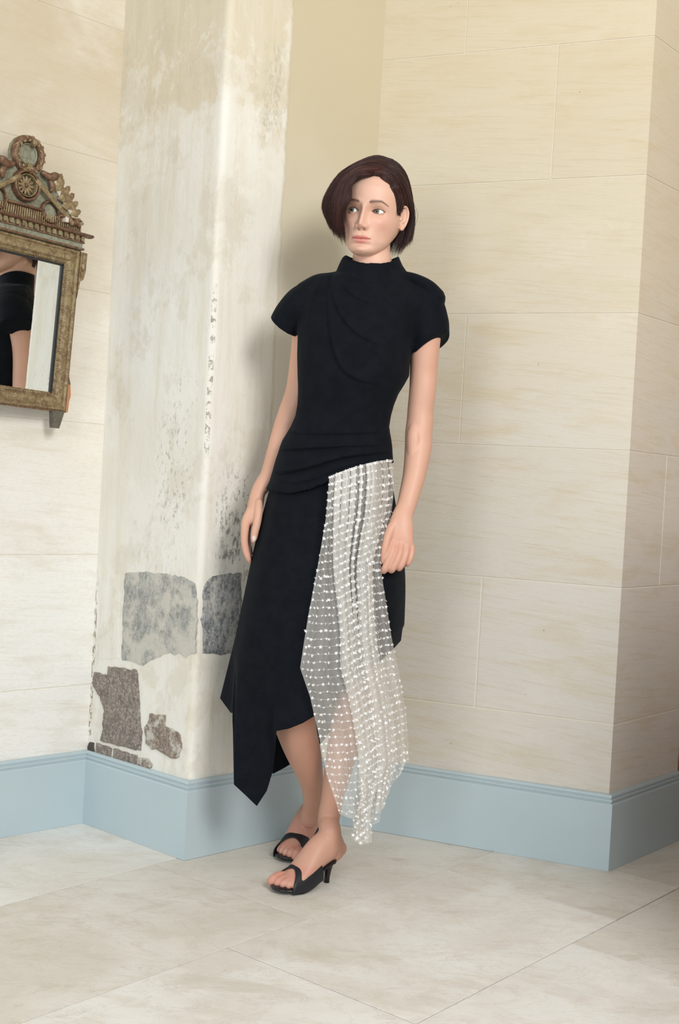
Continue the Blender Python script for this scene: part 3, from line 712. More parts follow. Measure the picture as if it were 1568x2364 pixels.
# arm at the picture's left, running behind the waist
limb([(760, 690, 3.075, 34, .042), (728, 712, 3.09, 36, .042), (710, 760, 3.12, 33, .040), (701, 824, 3.14, 31, .036), (690, 900, 3.15, 30, .036), (672, 955, 3.155, 30, .036), (662, 985, 3.155, 30, .036), (651, 1020, 3.145, 29, .034), (635, 1070, 3.125, 26, .031), (622, 1100, 3.11, 22.5, .027), (605, 1122, 3.10, 19, .022), (596, 1138, 3.09, 17, .020), (591, 1160, 3.085, 18, .025), (587, 1182, 3.08, 18.5, .030), (583, 1198, 3.08, 16, .030)], 28, 6)
for i, (dy, k) in enumerate(((.0, 1.0), (.017, 1.04), (.034, 1.0), (.049, .86))):
    Yb = 3.062+dy
    f = lambda a, b, r_: (a+i*1.5, 1185+(b-1185)*k, Yb, r_, r_*mpp(3.07))
    finger([f(577, 1180, 9.5), f(569, 1200, 10.5), f(566.5, 1216, 10.3), f(565, 1235, 9.2), f(565, 1252, 8.8), f(568, 1270, 8.0), f(572, 1284, 7.0), f(575.5, 1293, 4.5)])
finger([(598, 1160, 3.062, 9, .011), (597, 1182, 3.052, 10, .0115), (594, 1205, 3.046, 9.6, .0105), (589.5, 1226, 3.044, 8.8, .0090), (586.5, 1242, 3.045, 7.8, .0080), (585, 1250, 3.047, 5, .005)])
# legs
limb([(718, 1150, 3.08, 72, .084), (707, 1300, 3.07, 72, .080), (695, 1440, 3.055, 64, .07), (686, 1540, 3.05, 54, .058), (678, 1600, 3.05, 50, .053), (680, 1660, 3.07, 49, .052), (689, 1700, 3.09, 45, .052), (702, 1740, 3.12, 40, .050), (714, 1780, 3.155, 32, .044), (721, 1815, 3.185, 26, .036), (722, 1845, 3.21, 22.5, .030), (719, 1868, 3.23, 21.5, .027), (714, 1890, 3.24, 21, .026)], 30, 6)
limb([(816, 1150, 3.085, 74, .084), (828, 1300, 3.075, 74, .078), (835, 1430, 3.060, 56, .062), (832, 1500, 3.045, 47, .054), (826, 1560, 3.035, 45, .052), (818, 1610, 3.03, 43, .050), (808, 1660, 3.035, 41.5, .052), (797, 1710, 3.045, 39, .052), (785, 1760, 3.055, 34, .047), (775, 1805, 3.065, 29.5, .040), (767, 1845, 3.068, 26, .033), (761, 1878, 3.070, 26, .031), (758, 1900, 3.066, 25, .030)], 30, 6)
# feet: local frame with x to the toes (0 at the toe tips), y to the little toe, z up
def frame(T, heel):
    d = unit(V3(heel[0]-T[0], heel[1]-T[1], 0)); return T, -d
def foot(T, fwd, side, ankle, ks=1.):
    lat = np.cross(V3(0, 0, 1), fwd)*side
    L = lambda x, y, z: T+fwd*x+lat*y+V3(0, 0, z)
    def tb(pts, seg=24, sub=6): BG.tube([L(*p[:3]) for p in pts], [p[3] for p in pts], [p[4] for p in pts], seg, sub, ref=(0, 0, 1))
    tb([(-.190, 0, .080, .022, .022), (-.176, 0, .088, .029, .032), (-.158, .001, .095, .0320, .042), (-.130, .002, .084, .0335, .040), (-.102, .003, .066, .0360, .033), (-.072, .004, .044, .0385, .023), (-.050, .004, .031, .0400, .0175), (-.034, .004, .0255, .036, .0135)], 28)
    BG.ball(L(-.175, 0, .077), (.027, .027, .028))
    BG.ball(L(-.150, -.024, .112), (.009, .009, .011)); BG.ball(L(-.156, .023, .104), (.009, .009, .011))
    BG.tube([ankle+V3(0, 0, .03), ankle, L(-.160, 0, .125), L(-.160, 0, .098)], [.016*ks, .0250*ks, .0285*ks, .027], [.020*ks, .0295*ks, .034*ks, .032], 24, 6, ref=(0, 1, 0))
    toes = [(-.0245, .000, .0128), (-.0060, -.003, .0098), (.0095, -.008, .0092), (.0235, -.016, .0086), (.0355, -.026, .0080)]
    for y, x, r in toes:
        tb([(x-.045, y*.92, .028, r*.95, r*.9), (x-.024, y, .029, r*.85, r*.86), (x-.012, y*1.02, .024, r, r), (x-.004, y*1.03, .019, r*.95, r*.9)], 14, 4)
    return L
T1 = V3(-.104, 2.938, 0); f1 = unit(V3(-.78, -.63, 0))
T2 = V3(-.090, 3.175, 0); f2 = unit(V3(-.40, -.92, 0))
L1 = foot(T1, f1, 1, at(759, 1893, 3.066)); L2 = foot(T2, f2, -1, at(714, 1880, 3.236), .88)
body_me = remesh(BG, .0022, 4, .5)
# one skin: head and body meshes joined inside the collar
bm = bmesh.new(); bm.from_mesh(body_me); bm.from_mesh(head_me); me = bpy.data.meshes.new('body'); bm.to_mesh(me); bm.free()
X = co_of(me); nv = len(X)
col = np.tile(np.array([.700, .435, .325]), (nv, 1))
def blend(m, c, k=1.):
    global col
    m = np.clip(m, 0, 1)[:, None]*k; col = col*(1-m)+np.array(c)*m
hl = w2h(X); ax = np.abs(hl[:, 0]); hy, hzc = hl[:, 1], hl[:, 2]; x_ = hl[:, 0]
isface = (hy > .035) & (hzc > -.13) & (hzc < .13) & (ax < .1)
F = isface.astype(float)
blend(F*np.exp(-((ax-.044)/.020)**2-((hzc+.030)/.020)**2), (.70, .33, .26), .50)
blend(F*np.exp(-(ax/.012)**2-((hzc+.040)/.008)**2), (.64, .31, .24), .5)
dx = ax-EX; dz = hzc-EZ-.06*dx; e = np.clip(1-(dx/.0142)**2, 0, 1)
blend(F*np.exp(-((ax-.0335)/.017)**2-((hzc-.004)/.0095)**2), (.40, .17, .115), .68)
blend(F*np.exp(-((dz-.0050*e**.75-.0010)/.0017)**2)*(np.abs(dx) < .0158), (.045, .02, .015), .97)
blend(F*np.exp(-((dz+.0048*e**.85+.0004)/.0009)**2)*(np.abs(dx) < .0148), (.22, .10, .075), .7)
bz = .0195+.0048*np.clip((ax-.014)/.026, 0, 1)**.8-.0070*np.clip((ax-.040)/.014, 0, 1)**1.3
bw = np.interp(ax, [.012, .017, .034, .053, .056], [.0015, .0040, .0036, .0016, .0003])
bm_ = np.exp(-((hzc-bz)/np.maximum(bw, .0003))**2)*((ax > .0125) & (ax < .056))
blend(F*bm_, (.07, .028, .018), .92)
zm = -.0700+.0016*(ax/.024)**2
upz = zm+.0078*np.clip(1-(ax/.0245)**2, 0, 1)**.8*(1-.16*np.exp(-(ax/.0035)**2)); loz = zm-.0108*np.clip(1-(ax/.0225)**2, 0, 1)**.7
blend(F*sstep(upz-hzc, -.0006, .0008)*sstep(hzc-zm, -.0006, .0004)*(ax < .0245), (.56, .165, .14), .9)
blend(F*sstep(hzc-loz, -.0006, .0010)*sstep(zm-hzc, -.0006, .0004)*(ax < .0235), (.66, .255, .225), .88)
blend(F*np.exp(-((hzc-zm)/.0008)**2)*(ax < .0245), (.25, .06, .05), .8)
blend(F*np.exp(-((ax-.0072)/.0030)**2-((hzc+.0470)/.0022)**2), (.20, .07, .05), .8)
# scalp under the hair
hline = np.interp(x_, [-.075, -.060, -.045, -.02, .02, .042, .056, .064, .070], [.030, .060, .080, .090, .089, .080, .062, .040, .006])
blend(((hzc > hline+.001) & (ax < .0720) | ((hy < .014) & (hzc > -.005) & (ax < .069)) | (hy < -.05) & (hzc > -.075)).astype(float)*(hzc > -.09)*(np.linalg.norm(hl, axis=1) < .16), (.035, .017, .013))
px, py = projpx(X)
# redder knuckles, fingers, toes, heels; a pale nail
hand = ((X[:, 2] < .99) & (X[:, 2] > .78)).astype(float)
blend(hand*sstep(py, 1190, 1270), (.62, .30, .235), .55)
for kx, ky in ((911, 1262), (927, 1266), (941, 1268), (952, 1268)): blend(hand*np.exp(-((px-kx)/6)**2-((py-ky)/6)**2), (.60, .23, .18), .6)
for kx, ky in ((917.5, 1284), (930, 1284), (941.5, 1284)): blend(hand*np.exp(-((px-kx+(py-ky)*.35)/2.2)**2-((py-ky)/17)**2), (.42, .15, .12), .55)
for Lf, T, fw in ((L1, T1, f1), (L2, T2, f2)):
    dd = (X-T)@fw; m = (np.linalg.norm((X-T)[:, :2], axis=1) < .24)*(X[:, 2] < .06)*(dd > -.035)
    blend(m.astype(float), (.74, .33, .27), .7)
    lt = np.cross(V3(0, 0, 1), fw)*(1 if Lf is L1 else -1)
    for y, x, r in [(-.0245, .000, .0128), (-.0060, -.003, .0098), (.0095, -.008, .0092), (.0235, -.016, .0086)]:
        c = T+fw*(x-.002)+lt*y*1.03+V3(0, 0, .019+r*.75)
        blend(np.exp(-(np.linalg.norm(X-c, axis=1)/(r*.62))**4), (.80, .60, .52), .75)
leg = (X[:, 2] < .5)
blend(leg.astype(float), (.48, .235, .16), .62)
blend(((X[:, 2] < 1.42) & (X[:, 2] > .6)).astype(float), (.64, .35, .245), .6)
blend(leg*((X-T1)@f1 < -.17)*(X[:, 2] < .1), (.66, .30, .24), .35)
blend(np.exp(-((px-586.5)/4.2)**4-((py-1243.5)/6.5)**4)*(X[:, 1] < 3.05), (.85, .74, .68), .95)
ca = me.color_attributes.new('skin', 'FLOAT_COLOR', 'POINT')
ca.data.foreach_set('color', np.column_stack([col, np.ones(nv)]).astype(np.float32).ravel())
smoothall(me)
n = N('skin'); f_ = n.noise(n.pos, 160, 3, .6); g_ = n.noise(n.pos, 14, 4, .6)
sk = n.mix(n.math('MULTIPLY', n.ramp(g_, .4, .7), .18), n.attr('skin'), (.55, .27, .19))
M_skin = n.set(Base_Color=sk, Roughness=.48, Subsurface_Weight=.12, Subsurface_Radius=(.010, .004, .002), Subsurface_Scale=.6, Normal=n.bump(f_, .08, .0006))
n.b.inputs['Specular IOR Level'].default_value = .38
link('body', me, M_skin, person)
# eyes: sclera with a grey-green iris turned to the picture's left
n = N('eyeball'); M_eye = n.set(Base_Color=n.attr('eye'), Roughness=.12)
gaze = unit(V3(-.27, .96, .02))
g = Geo(); seg, rows = 64, 48
v = []
M = np.column_stack([unit(np.cross(V3(0, 0, 1), gaze)), unit(np.cross(gaze, np.cross(V3(0, 0, 1), gaze))), gaze])
for i in range(rows+1):
    a = math.pi*(i+.01)/(rows+.02)
    for j in range(seg): b = 2*math.pi*j/seg; v.append((math.sin(a)*math.cos(b), math.sin(a)*math.sin(b), math.cos(a)))
v = np.array(v)
for s in (-1, 1):
    em = mesh('eye', h2w(v*.0120@M.T+V3(s*EX, EY, EZ)), grid_faces(rows+1, seg), True)
    a = np.arccos(np.clip(v[:, 2], -1, 1))
    c = np.tile(np.array([.80, .77, .74]), (len(v), 1))
    c[a < .56] = (.035, .04, .035); c[a < .49] = (.13, .16, .14); c[a < .33] = (.16, .175, .13); c[a < .21] = (.008, .008, .008)
    at_ = em.color_attributes.new('eye', 'FLOAT_COLOR', 'POINT'); at_.data.foreach_set('color', np.column_stack([c, np.ones(len(c))]).astype(np.float32).ravel())
    link('eye', em, M_eye, person)
# ---------------------------------------------------------------- hair
FL_ = [[(876, 404, 3.025), (852, 401, 2.982), (824, 405, 2.974), (809, 424, 2.968), (806, 456, 2.962), (789, 490, 2.974), (793, 543, 3.0)],
       [(886, 392, 3.0), (858, 389, 2.986), (822, 394, 2.972), (792, 424, 2.965), (780, 464, 2.962), (772, 504, 2.978), (781, 538, 3.0)],
       [(896, 380, 3.02), (864, 373, 3.005), (824, 382, 2.99), (785, 409, 2.985), (762, 450, 2.985), (755, 488, 2.995), (769, 529, 3.01)],
       [(904, 370, 3.05), (868, 361, 3.045), (826, 375, 3.03), (785, 402, 3.03), (756, 446, 3.035), (746, 478, 3.04), (758, 512, 3.045)],
       [(908, 370, 3.09), (870, 361, 3.09), (830, 376, 3.09), (791, 404, 3.09), (762, 448, 3.1), (753, 486, 3.1), (768, 530, 3.09)],
       [(908, 372, 3.13), (872, 364, 3.13), (836, 382, 3.145), (800, 413, 3.155), (778, 453, 3.165), (774, 498, 3.155), (792, 549, 3.13)],
       [(900, 374, 3.155), (876, 371, 3.16), (848, 393, 3.185), (825, 428, 3.20), (812, 468, 3.205), (812, 518, 3.185), (830, 562, 3.155)],
       [(884, 371, 3.16), (878, 382, 3.175), (872, 396, 3.195), (862, 432, 3.212), (856, 475, 3.215), (855, 525, 3.195), (862, 570, 3.16)]]
FR_ = [[(864, 402, 3.02), (882, 408, 2.990), (903, 433, 3.000), (914, 460, 3.012), (925, 478, 3.040), (938, 505, 3.10), (914, 562, 3.105)],
       [(852, 398, 2.99), (892, 398, 2.996), (918, 426, 3.012), (930, 460, 3.035), (942, 508, 3.10), (926, 574, 3.10)],
       [(856, 384, 3.01), (900, 384, 3.02), (930, 414, 3.035), (945, 460, 3.06), (950, 510, 3.09), (938, 560, 3.09)],
       [(860, 372, 3.05), (905, 373, 3.05), (934, 400, 3.06), (949, 455, 3.08), (955, 505, 3.1), (954, 543, 3.1)],
       [(866, 366, 3.09), (908, 371, 3.1), (935, 402, 3.11), (949, 455, 3.125), (953, 510, 3.13), (945, 556, 3.12)],
       [(880, 366, 3.13), (905, 375, 3.15), (926, 405, 3.165), (936, 460, 3.18), (938, 515, 3.17), (925, 572, 3.15)],
       [(884, 370, 3.155), (895, 390, 3.19), (900, 430, 3.205), (900, 475, 3.21), (900, 525, 3.195), (895, 574, 3.165)],
       [(884, 371, 3.16), (872, 396, 3.195), (862, 432, 3.212), (856, 475, 3.215), (855, 525, 3.195), (862, 570, 3.16)]]
def guide_surface(fam, nt, ns):
    G = [np.array([at(*p) for p in row]) for row in fam]          # guides x points x 3
    A = np.array([cr(row, ns) for row in G])                       # guides x ns x 3
    return np.array([cr(A[:, j], nt) for j in range(ns)]).transpose(1, 0, 2)   # nt x ns x 3
hv, hfc, nh = [], [], 0
hc_ = h2w([0, -.01, .0])
SEG = 22
cols = []
FS_ = [[(870, 404, 3.025), (899, 430, 2.996), (911, 454, 3.006), (915, 476, 3.016), (917, 499, 3.026)],
       [(878, 402, 3.025), (908, 428, 3.0), (920, 452, 3.012), (924, 472, 3.022), (922, 492, 3.030)],
       [(886, 400, 3.025), (914, 426, 3.006), (927, 450, 3.02), (931, 466, 3.03), (928, 484, 3.036)]]
for fam, cnt in ((FL_, 5200), (FR_, 5200), (FS_, 900)):
    S_ = guide_surface(fam, 160, SEG)
    # inner shell, closes the gaps between strands
    sh = S_.copy(); sv = np.linspace(0, 1, SEG)
    for j in range(SEG):
        c = hc_+(0, 0, 0) if True else 0
        cc = np.array([hc_[0], hc_[1], 0]); k = .945
        sh[:, j, :2] = cc[:2]+(sh[:, j, :2]-cc[:2])*k
        sh[:, j, 2] = sh[:, j, 2]-(.006 if j < SEG*.45 else .0)
    if fam is FS_: sh[:, :, 1] += .012
    sh = sh[:, :int(SEG*.84)]
    a_, b_ = sh.shape[:2]
    hv.append(sh.reshape(-1, 3)); hfc += [tuple(q+nh for q in f) for f in grid_faces(a_, b_, False, False)]; nh += a_*b_
    cols.append(np.full(a_*b_, .3))
    clump_t = rng.random(170); clump_d = rng.random(170); clump_c = rng.random(170)
    for i in range(cnt):
        ci = rng.integers(0, 170); t = np.clip(clump_t[ci]+rng.normal(0, .012), 0, 1) if rng.random() < .75 else rng.random()
        ff = t*159; a = int(ff); b = min(a+1, 159); P = S_[a]*(1-(ff-a))+S_[b]*(ff-a)
        dpt = abs(rng.normal(0, .016))+.050*clump_d[ci]-.022
        cc = np.array([hc_[0], hc_[1]])
        s = np.linspace(0, 1, SEG)
        kk = 1-dpt*(.25+.75*np.sin(np.pi*np.clip(s*1.1, 0, 1)))+.010*math.sin(ci*1.7)*s
        P = P.copy(); P[:, :2] = cc+(P[:, :2]-cc)*kk[:, None]; P[:, 2] -= dpt*.12*(1-s)
        L_ = np.clip(rng.normal(.975, .030)+.075*math.sin(ci*2.3), .78, 1.10)
        ph = ci*1.37+rng.normal(0, .22); am = .0042*(.15+s+1.3*s**3)*(.75+.25*rng.random())
        tan = unit(P[-1]-P[SEG//2]); sd = unit(np.cross(tan, P[SEG//2]-hc_))
        P += sd[None]*(am*np.sin(s*9.5+ph))[:, None]+(.0012*(rng.normal(size=3))[None]*s[:, None])
        # trim / extend to its own length
        P = np.column_stack([np.interp(s*L_, s, P[:, q]) for q in range(3)]) if L_ <= 1 else np.vstack([P[:-1], P[-1]+(P[-1]-P[-2])*(L_-1)*SEG*.7])
        T_ = np.gradient(P, axis=0); T_ /= np.linalg.norm(T_, axis=1)[:, None]
        out = P-hc_; out /= np.linalg.norm(out, axis=1)[:, None]; A_ = np.cross(T_, out); A_ /= np.linalg.norm(A_, axis=1)[:, None]
        rr = (.00042*(1-.75*s**3))[:, None]
        hv.append(np.stack([P+A_*rr, P-A_*rr, P+out*rr*1.1], 1).reshape(-1, 3))
        hfc += [(nh+3*q+u, nh+3*q+(u+1) % 3, nh+3*q+3+(u+1) % 3, nh+3*q+3+u) for q in range(SEG-1) for u in range(3)]
        cols.append(np.full(SEG*3, .25*rng.random()+.75*clump_c[ci]**1.5)); nh += SEG*3
# loose flyaway strands at the right
for pts in ([(931, 395, 3.06), (944, 430, 3.06), (953, 470, 3.06), (960, 492, 3.06), (958, 515, 3.06)], [(940, 425, 3.07), (956, 470, 3.07), (965, 495, 3.07), (959, 520, 3.07)], [(790, 392, 3.03), (778, 405, 3.02), (772, 425, 3.02)], [(782, 400, 3.03), (766, 425, 3.03), (757, 450, 3.03)]):
    P = cr([at(*p) for p in pts], SEG)
    hv.append(np.stack([P+V3(.00035, 0, 0), P-V3(.00035, 0, 0), P-V3(0, .0004, 0)], 1).reshape(-1, 3))
    hfc += [(nh+3*q+u, nh+3*q+(u+1) % 3, nh+3*q+3+(u+1) % 3, nh+3*q+3+u) for q in range(SEG-1) for u in range(3)]; cols.append(np.full(SEG*3, .5)); nh += SEG*3
hm = mesh('hair', np.vstack(hv), hfc, True)
cv = np.concatenate(cols); at_ = hm.color_attributes.new('strand', 'FLOAT_COLOR', 'POINT'); at_.data.foreach_set('color', np.column_stack([cv, cv, cv, np.ones(len(cv))]).astype(np.float32).ravel())
n = N('dark_brown_hair'); M_hair = n.set(Base_Color=n.mix(n.sep(n.attr('strand'))[0], (.010, .0050, .0055), (.105, .034, .026)), Roughness=.42)
n.b.inputs['Specular IOR Level'].default_value = .45
link('hair', hm, M_hair, person)
# ---------------------------------------------------------------- the dress
n = N('black_crepe'); wv = n.noise(n.pos, 900, 2, .6); wv2 = n.noise(n.pos, 30, 3, .6)
M_crepe = n.set(Base_Color=n.mix(n.ramp(wv2, .3, .7), (.0032, .0046, .0075), (.0052, .0068, .0100)), Roughness=.88, Normal=n.bump(wv, .25, .0008))
n.b.inputs['Specular IOR Level'].default_value = .12
n.b.inputs['Sheen Weight'].default_value = .03; n.b.inputs['Sheen Roughness'].default_value = .5; n.b.inputs['Sheen Tint'].default_value = (.45, .55, .7, 1)
def sup(t, e): return np.sign(t)*np.abs(t)**(2/e)
def hem_y(x): return np.interp(x, [600, 612, 618, 640, 668, 702, 731, 760, 788, 831, 874, 915], [1122, 1127, 1131, 1138, 1140, 1136, 1126, 1112, 1094, 1081, 1071, 1069])
DG = Geo(); seg = 120; th = np.linspace(0, 2*np.pi, seg, endpoint=False)
rows = [(628, 780, 930, .056, 3.075, 0), (636, 752, 944, .058, 3.075, 4), (645, 722, 962, .060, 3.075, 9), (656, 706, 980, .066, 3.075, 9), (675, 694, 996, .078, 3.073, 6), (705, 690, 988, .092, 3.07, 0), (740, 688, 968, .104, 3.065, 0), (780, 687, 955, .112, 3.062, 0), (820, 686, 948.5, .114, 3.06, 0), (868, 687, 945, .109, 3.06, 0), (888, 688, 934, .105, 3.062, 0), (910, 688, 920, .100, 3.065, 0), (935, 686.5, 910, .094, 3.067, 0), (960, 682, 903, .089, 3.068, 0), (985, 671, 899, .088, 3.07, 0), (1000, 662, 901, .091, 3.07, 0)]
def torow(y, xl, xr, hd, Yc, slope, yf=None):
    m, h = (xl+xr)/2, (xr-xl)/2; out = []
    for a in th:
        X_ = m+h*sup(math.cos(a), 2.5); Y_ = Yc+hd*sup(math.sin(a), 2.3)
        yy = y+slope*(X_-m)/h if yf is None else yf(X_, y)
        out.append(at(X_, yy, Y_))
    return out
rr = [torow(*r) for r in rows]
for y, xl, xr, hd, q in ((1016, 652, 904, .095, 0), (1032, 646, 906, .099, .0), (1048, 641, 907, .104, .0), (1062, 636, 908, .108, 0), (1, 629, 909, .112, .35), (1, 622, 910, .116, .7), (1, 616, 911, .119, .92), (1, 613, 911.5, .120, 1.)):
    if q == 0: rr.append(torow(y, xl, xr, hd, 3.072, 0))
    else: rr.append(torow(0, xl, xr, hd, 3.074, 0, lambda X_, y_, q=q: 1062+(hem_y(X_)-1062)*q))
DG.add(np.vstack(rr), grid_faces(len(rr), seg))
# funnel collar: outside up, over the lip, inside down
cl = []
for y, xl, xr, hd, Yc, up in ((668, 745, 975, .070, 3.073, 0), (650, 765, 958, .066, 3.075, 2), (637, 775, 942, .064, 3.077, 6), (622, 783, 929, .063, 3.078, 10), (610, 790, 923, .062, 3.078, 12), (604, 796, 921, .062, 3.078, 12), (602.5, 800, 920, .060, 3.078, 11), (604, 804, 917, .057, 3.078, 11), (614, 806, 914, .054, 3.078, 10), (632, 808, 912, .052, 3.078, 6)):
    m, h = (xl+xr)/2, (xr-xl)/2; row = []
    for a in th:
        c, s = math.cos(a), math.sin(a)
        X_ = m+h*sup(c, 2.2)
        dip = -up*abs(c)**3 + (up*.35*(-s) if s < 0 else -up*.2*s)
        if c < -.2: dip -= up*.25*(-c-.2)
        row.append(at(X_, y+dip, Yc+hd*sup(s, 2.2)))
    cl.append(row)
DG.add(np.vstack(cl), grid_faces(len(cl), seg))
# cap sleeves
def P_(a, b, c): return at(a, b, c)
DG.tube([P_(770, 672, 3.075), P_(735, 688, 3.08), (P_(704, 703, 3.09)), P_(676, 728, 3.105), P_(656.5, 754, 3.115)], [v_*mpp(3.09) for v_ in (30, 42, 46.5, 42.5, 38)], [.050, .056, .060, .060, .058], 44, 6, round_ends=False)
DG.tube([P_(800, 640, 3.075), P_(765, 648, 3.08), P_(735, 656, 3.085), P_(706, 676, 3.09)], [v_*mpp(3.08) for v_ in (16, 18, 22, 26)], [.04, .045, .05, .05], 24, 5)
sl = []
for q in np.linspace(0, 1, 22):
    cx = np.interp(q, [0, .25, .5, .75, 1], [962, 974, 984, 991, 993]); hw = np.interp(q, [0, .2, .4, .7, 1], [26, 40, 46.5, 46.5, 45.5]); hd = np.interp(q, [0, .3, 1], [.035, .056, .060])
    y0 = 652; row = []
    for a in np.linspace(0, 2*np.pi, 48, endpoint=False):
        X_ = cx+hw*sup(math.cos(a), 2.2); s = math.sin(a)
        fr = 823-.86*(X_-945) if X_ < 1020 else 758+(X_-1020)*.6; bk = 818-.15*(X_-990)-.012*(X_-990)**2
        k = sstep(np.array(-s), -.25, .35); ye = fr*k+bk*(1-k)
        row.append(at(X_, y0+(ye-y0)*q**1.05-(1-q)*8*math.cos(a)*-1*(1-q), 3.078+hd*sup(s, 2.2)))
    sl.append(row)
DG.add(np.vstack(sl), grid_faces(22, 48))
DG.tube([P_(925, 642, 3.075), P_(955, 650, 3.078), P_(985, 668, 3.08), P_(1003, 690, 3.08)], [v_*mpp(3.08) for v_ in (16, 18, 22, 26)], [.04, .045, .05, .05], 24, 5)
bod = remesh(DG, .0030, 5, .5)
X = co_of(bod); px, py = projpx(X)
nr = np.empty(len(X)*3, np.float32); bod.vertices.foreach_get('normal', nr); nr = nr.reshape(-1, 3)
front = sstep(-nr[:, 1], -.15, .35)
def crease(px, py, pts, amp, wid, side=1, ends=14):
    "one fold: full above the line, tucked under below it; pts in photo pixels on the front of the cloth"
    P = cr(pts, 60); d = np.full(len(px), 1e9); sg = np.zeros(len(px)); tt = np.zeros(len(px))
    sel = (px > P[:, 0].min()-40) & (px < P[:, 0].max()+40) & (py > P[:, 1].min()-50) & (py < P[:, 1].max()+50)
    x, y = px[sel], py[sel]; bd = np.full(len(x), 1e9); bs = np.zeros(len(x)); bt_ = np.zeros(len(x))
    for i, (a, b) in enumerate(zip(P, P[1:])):
        ab = b-a; L2 = ab@ab+1e-9; t = np.clip(((x-a[0])*ab[0]+(y-a[1])*ab[1])/L2, 0, 1)
        ex, ey = x-a[0]-ab[0]*t, y-a[1]-ab[1]*t; dd = np.hypot(ex, ey); m = dd < bd
        bd[m] = dd[m]; bs[m] = ((x-a[0])*ab[1]-(y-a[1])*ab[0])[m]; bt_[m] = ((i+t)/59)[m]
    s = np.sign(bs)*side*bd
    prof = np.where(s > -1, np.exp(-(np.abs(s)/wid))*sstep(s, -1.0, 4.5), 0)-.40*np.exp(-((s+1.5)/4.2)**2)
    fade = np.sin(np.pi*np.clip(bt_*.94+.03, 0, 1))**.6*(bd < 60)
    out = np.zeros(len(px)); out[sel] = amp*prof*fade; return out
D = np.zeros(len(X))
for pts, amp, wid in (([(650, 1002), (672, 1001), (717, 1004), (790, 1003), (864, 1001), (902, 998)], .0045, 9),
                      ([(641, 1041), (672, 1040), (717, 1037), (760, 1035), (805, 1032), (880, 1030)], .0075, 12),
                      ([(628, 1084), (645, 1092), (668, 1091), (717, 1080), (760, 1067), (805, 1056), (860, 1050), (909, 1045)], .0100, 16),
                      ([(640, 1112), (680, 1117), (730, 1106), (790, 1082), (850, 1066)], .0040, 12)):
    D += crease(px, py, pts, amp, wid)
for pts, amp, wid, sd in (([(779, 630), (764, 650), (768, 690), (776, 712), (799, 750), (835, 780), (880, 800)], .0060, 11, 1),
                      ([(784, 645), (792, 662), (808, 680), (836, 696), (872, 704)], .0040, 9, 1),
                      ([(766, 636), (757, 680), (757, 740), (766, 800), (788, 853), (823, 878), (868, 888)], .0062, 12, 1),
                      ([(750, 640), (735, 665), (724, 690), (716, 730)], .0045, 10, -1),
                      ([(700, 690), (695, 720), (692, 770)], .0035, 9, -1),
                      ([(768, 628), (750, 672), (742, 740), (738, 800)], .0035, 9, -1),
                      ([(800, 628), (812, 640), (840, 652), (880, 655)], .0025, 8, 1)):
    D += crease(px, py, pts, amp, wid, sd)
X[:, 1] -= 1.5*D*front
bod.vertices.foreach_set('co', X.astype(np.float32).ravel()); bod.update(); smoothall(bod); bod.name = 'draped_bodice'
link('draped_bodice', bod, M_crepe, person)
# skirt: a tube of cloth through closed control rings, cut to points at the hem
K = 16
r1 = [(912, 1085, 3.09), (890, 1085, 3.0), (850, 1088, 2.972), (790, 1092, 2.962), (730, 1100, 2.962), (680, 1105, 2.970), (640, 1110, 2.99), (622, 1112, 3.03), (616, 1112, 3.08), (622, 1112, 3.14), (660, 1105, 3.17), (710, 1100, 3.185), (770, 1095, 3.19), (830, 1090, 3.185), (880, 1088, 3.165), (906, 1086, 3.13)]
r2 = [(932, 1290, 3.09), (905, 1290, 3.0), (860, 1290, 2.975), (800, 1292, 2.962), (740, 1292, 2.955), (690, 1292, 2.958), (640, 1292, 2.972), (602, 1290, 3.01), (583, 1285, 3.08), (590, 1282, 3.15), (630, 1280, 3.19), (700, 1280, 3.21), (770, 1280, 3.215), (840, 1280, 3.205), (895, 1282, 3.175), (924, 1286, 3.13)]
r3 = [(933, 1425, 3.09), (905, 1440, 3.0), (862, 1450, 2.968), (800, 1455, 2.950), (740, 1458, 2.945), (690, 1462, 2.948), (640, 1465, 2.955), (590, 1468, 2.98), (557, 1468, 3.03), (547, 1455, 3.12), (575, 1440, 3.19), (660, 1440, 3.23), (750, 1440, 3.24), (840, 1438, 3.225), (900, 1435, 3.18), (928, 1430, 3.13)]
r4 = [(926, 1479, 3.09), (904, 1503, 3.0), (866, 1536, 2.985), (800, 1588, 2.968), (752, 1636, 2.952), (700, 1669, 2.945), (637, 1689, 2.955), (600, 1775, 2.990), (549, 1740, 3.02), (514, 1608, 3.13), (560, 1655, 3.20), (660, 1762, 3.26), (742, 1716, 3.27), (830, 1590, 3.25), (900, 1500, 3.19), (922, 1482, 3.13)]
SKN, SKR = 320, 120
r1 = [(768+(a-768)*.885, b-26, 3.078+(c-3.078)*.84) for a, b, c in r1]
rings = [crc([at(*p) for p in r], SKN) for r in (r1, r2, r3, r4)]
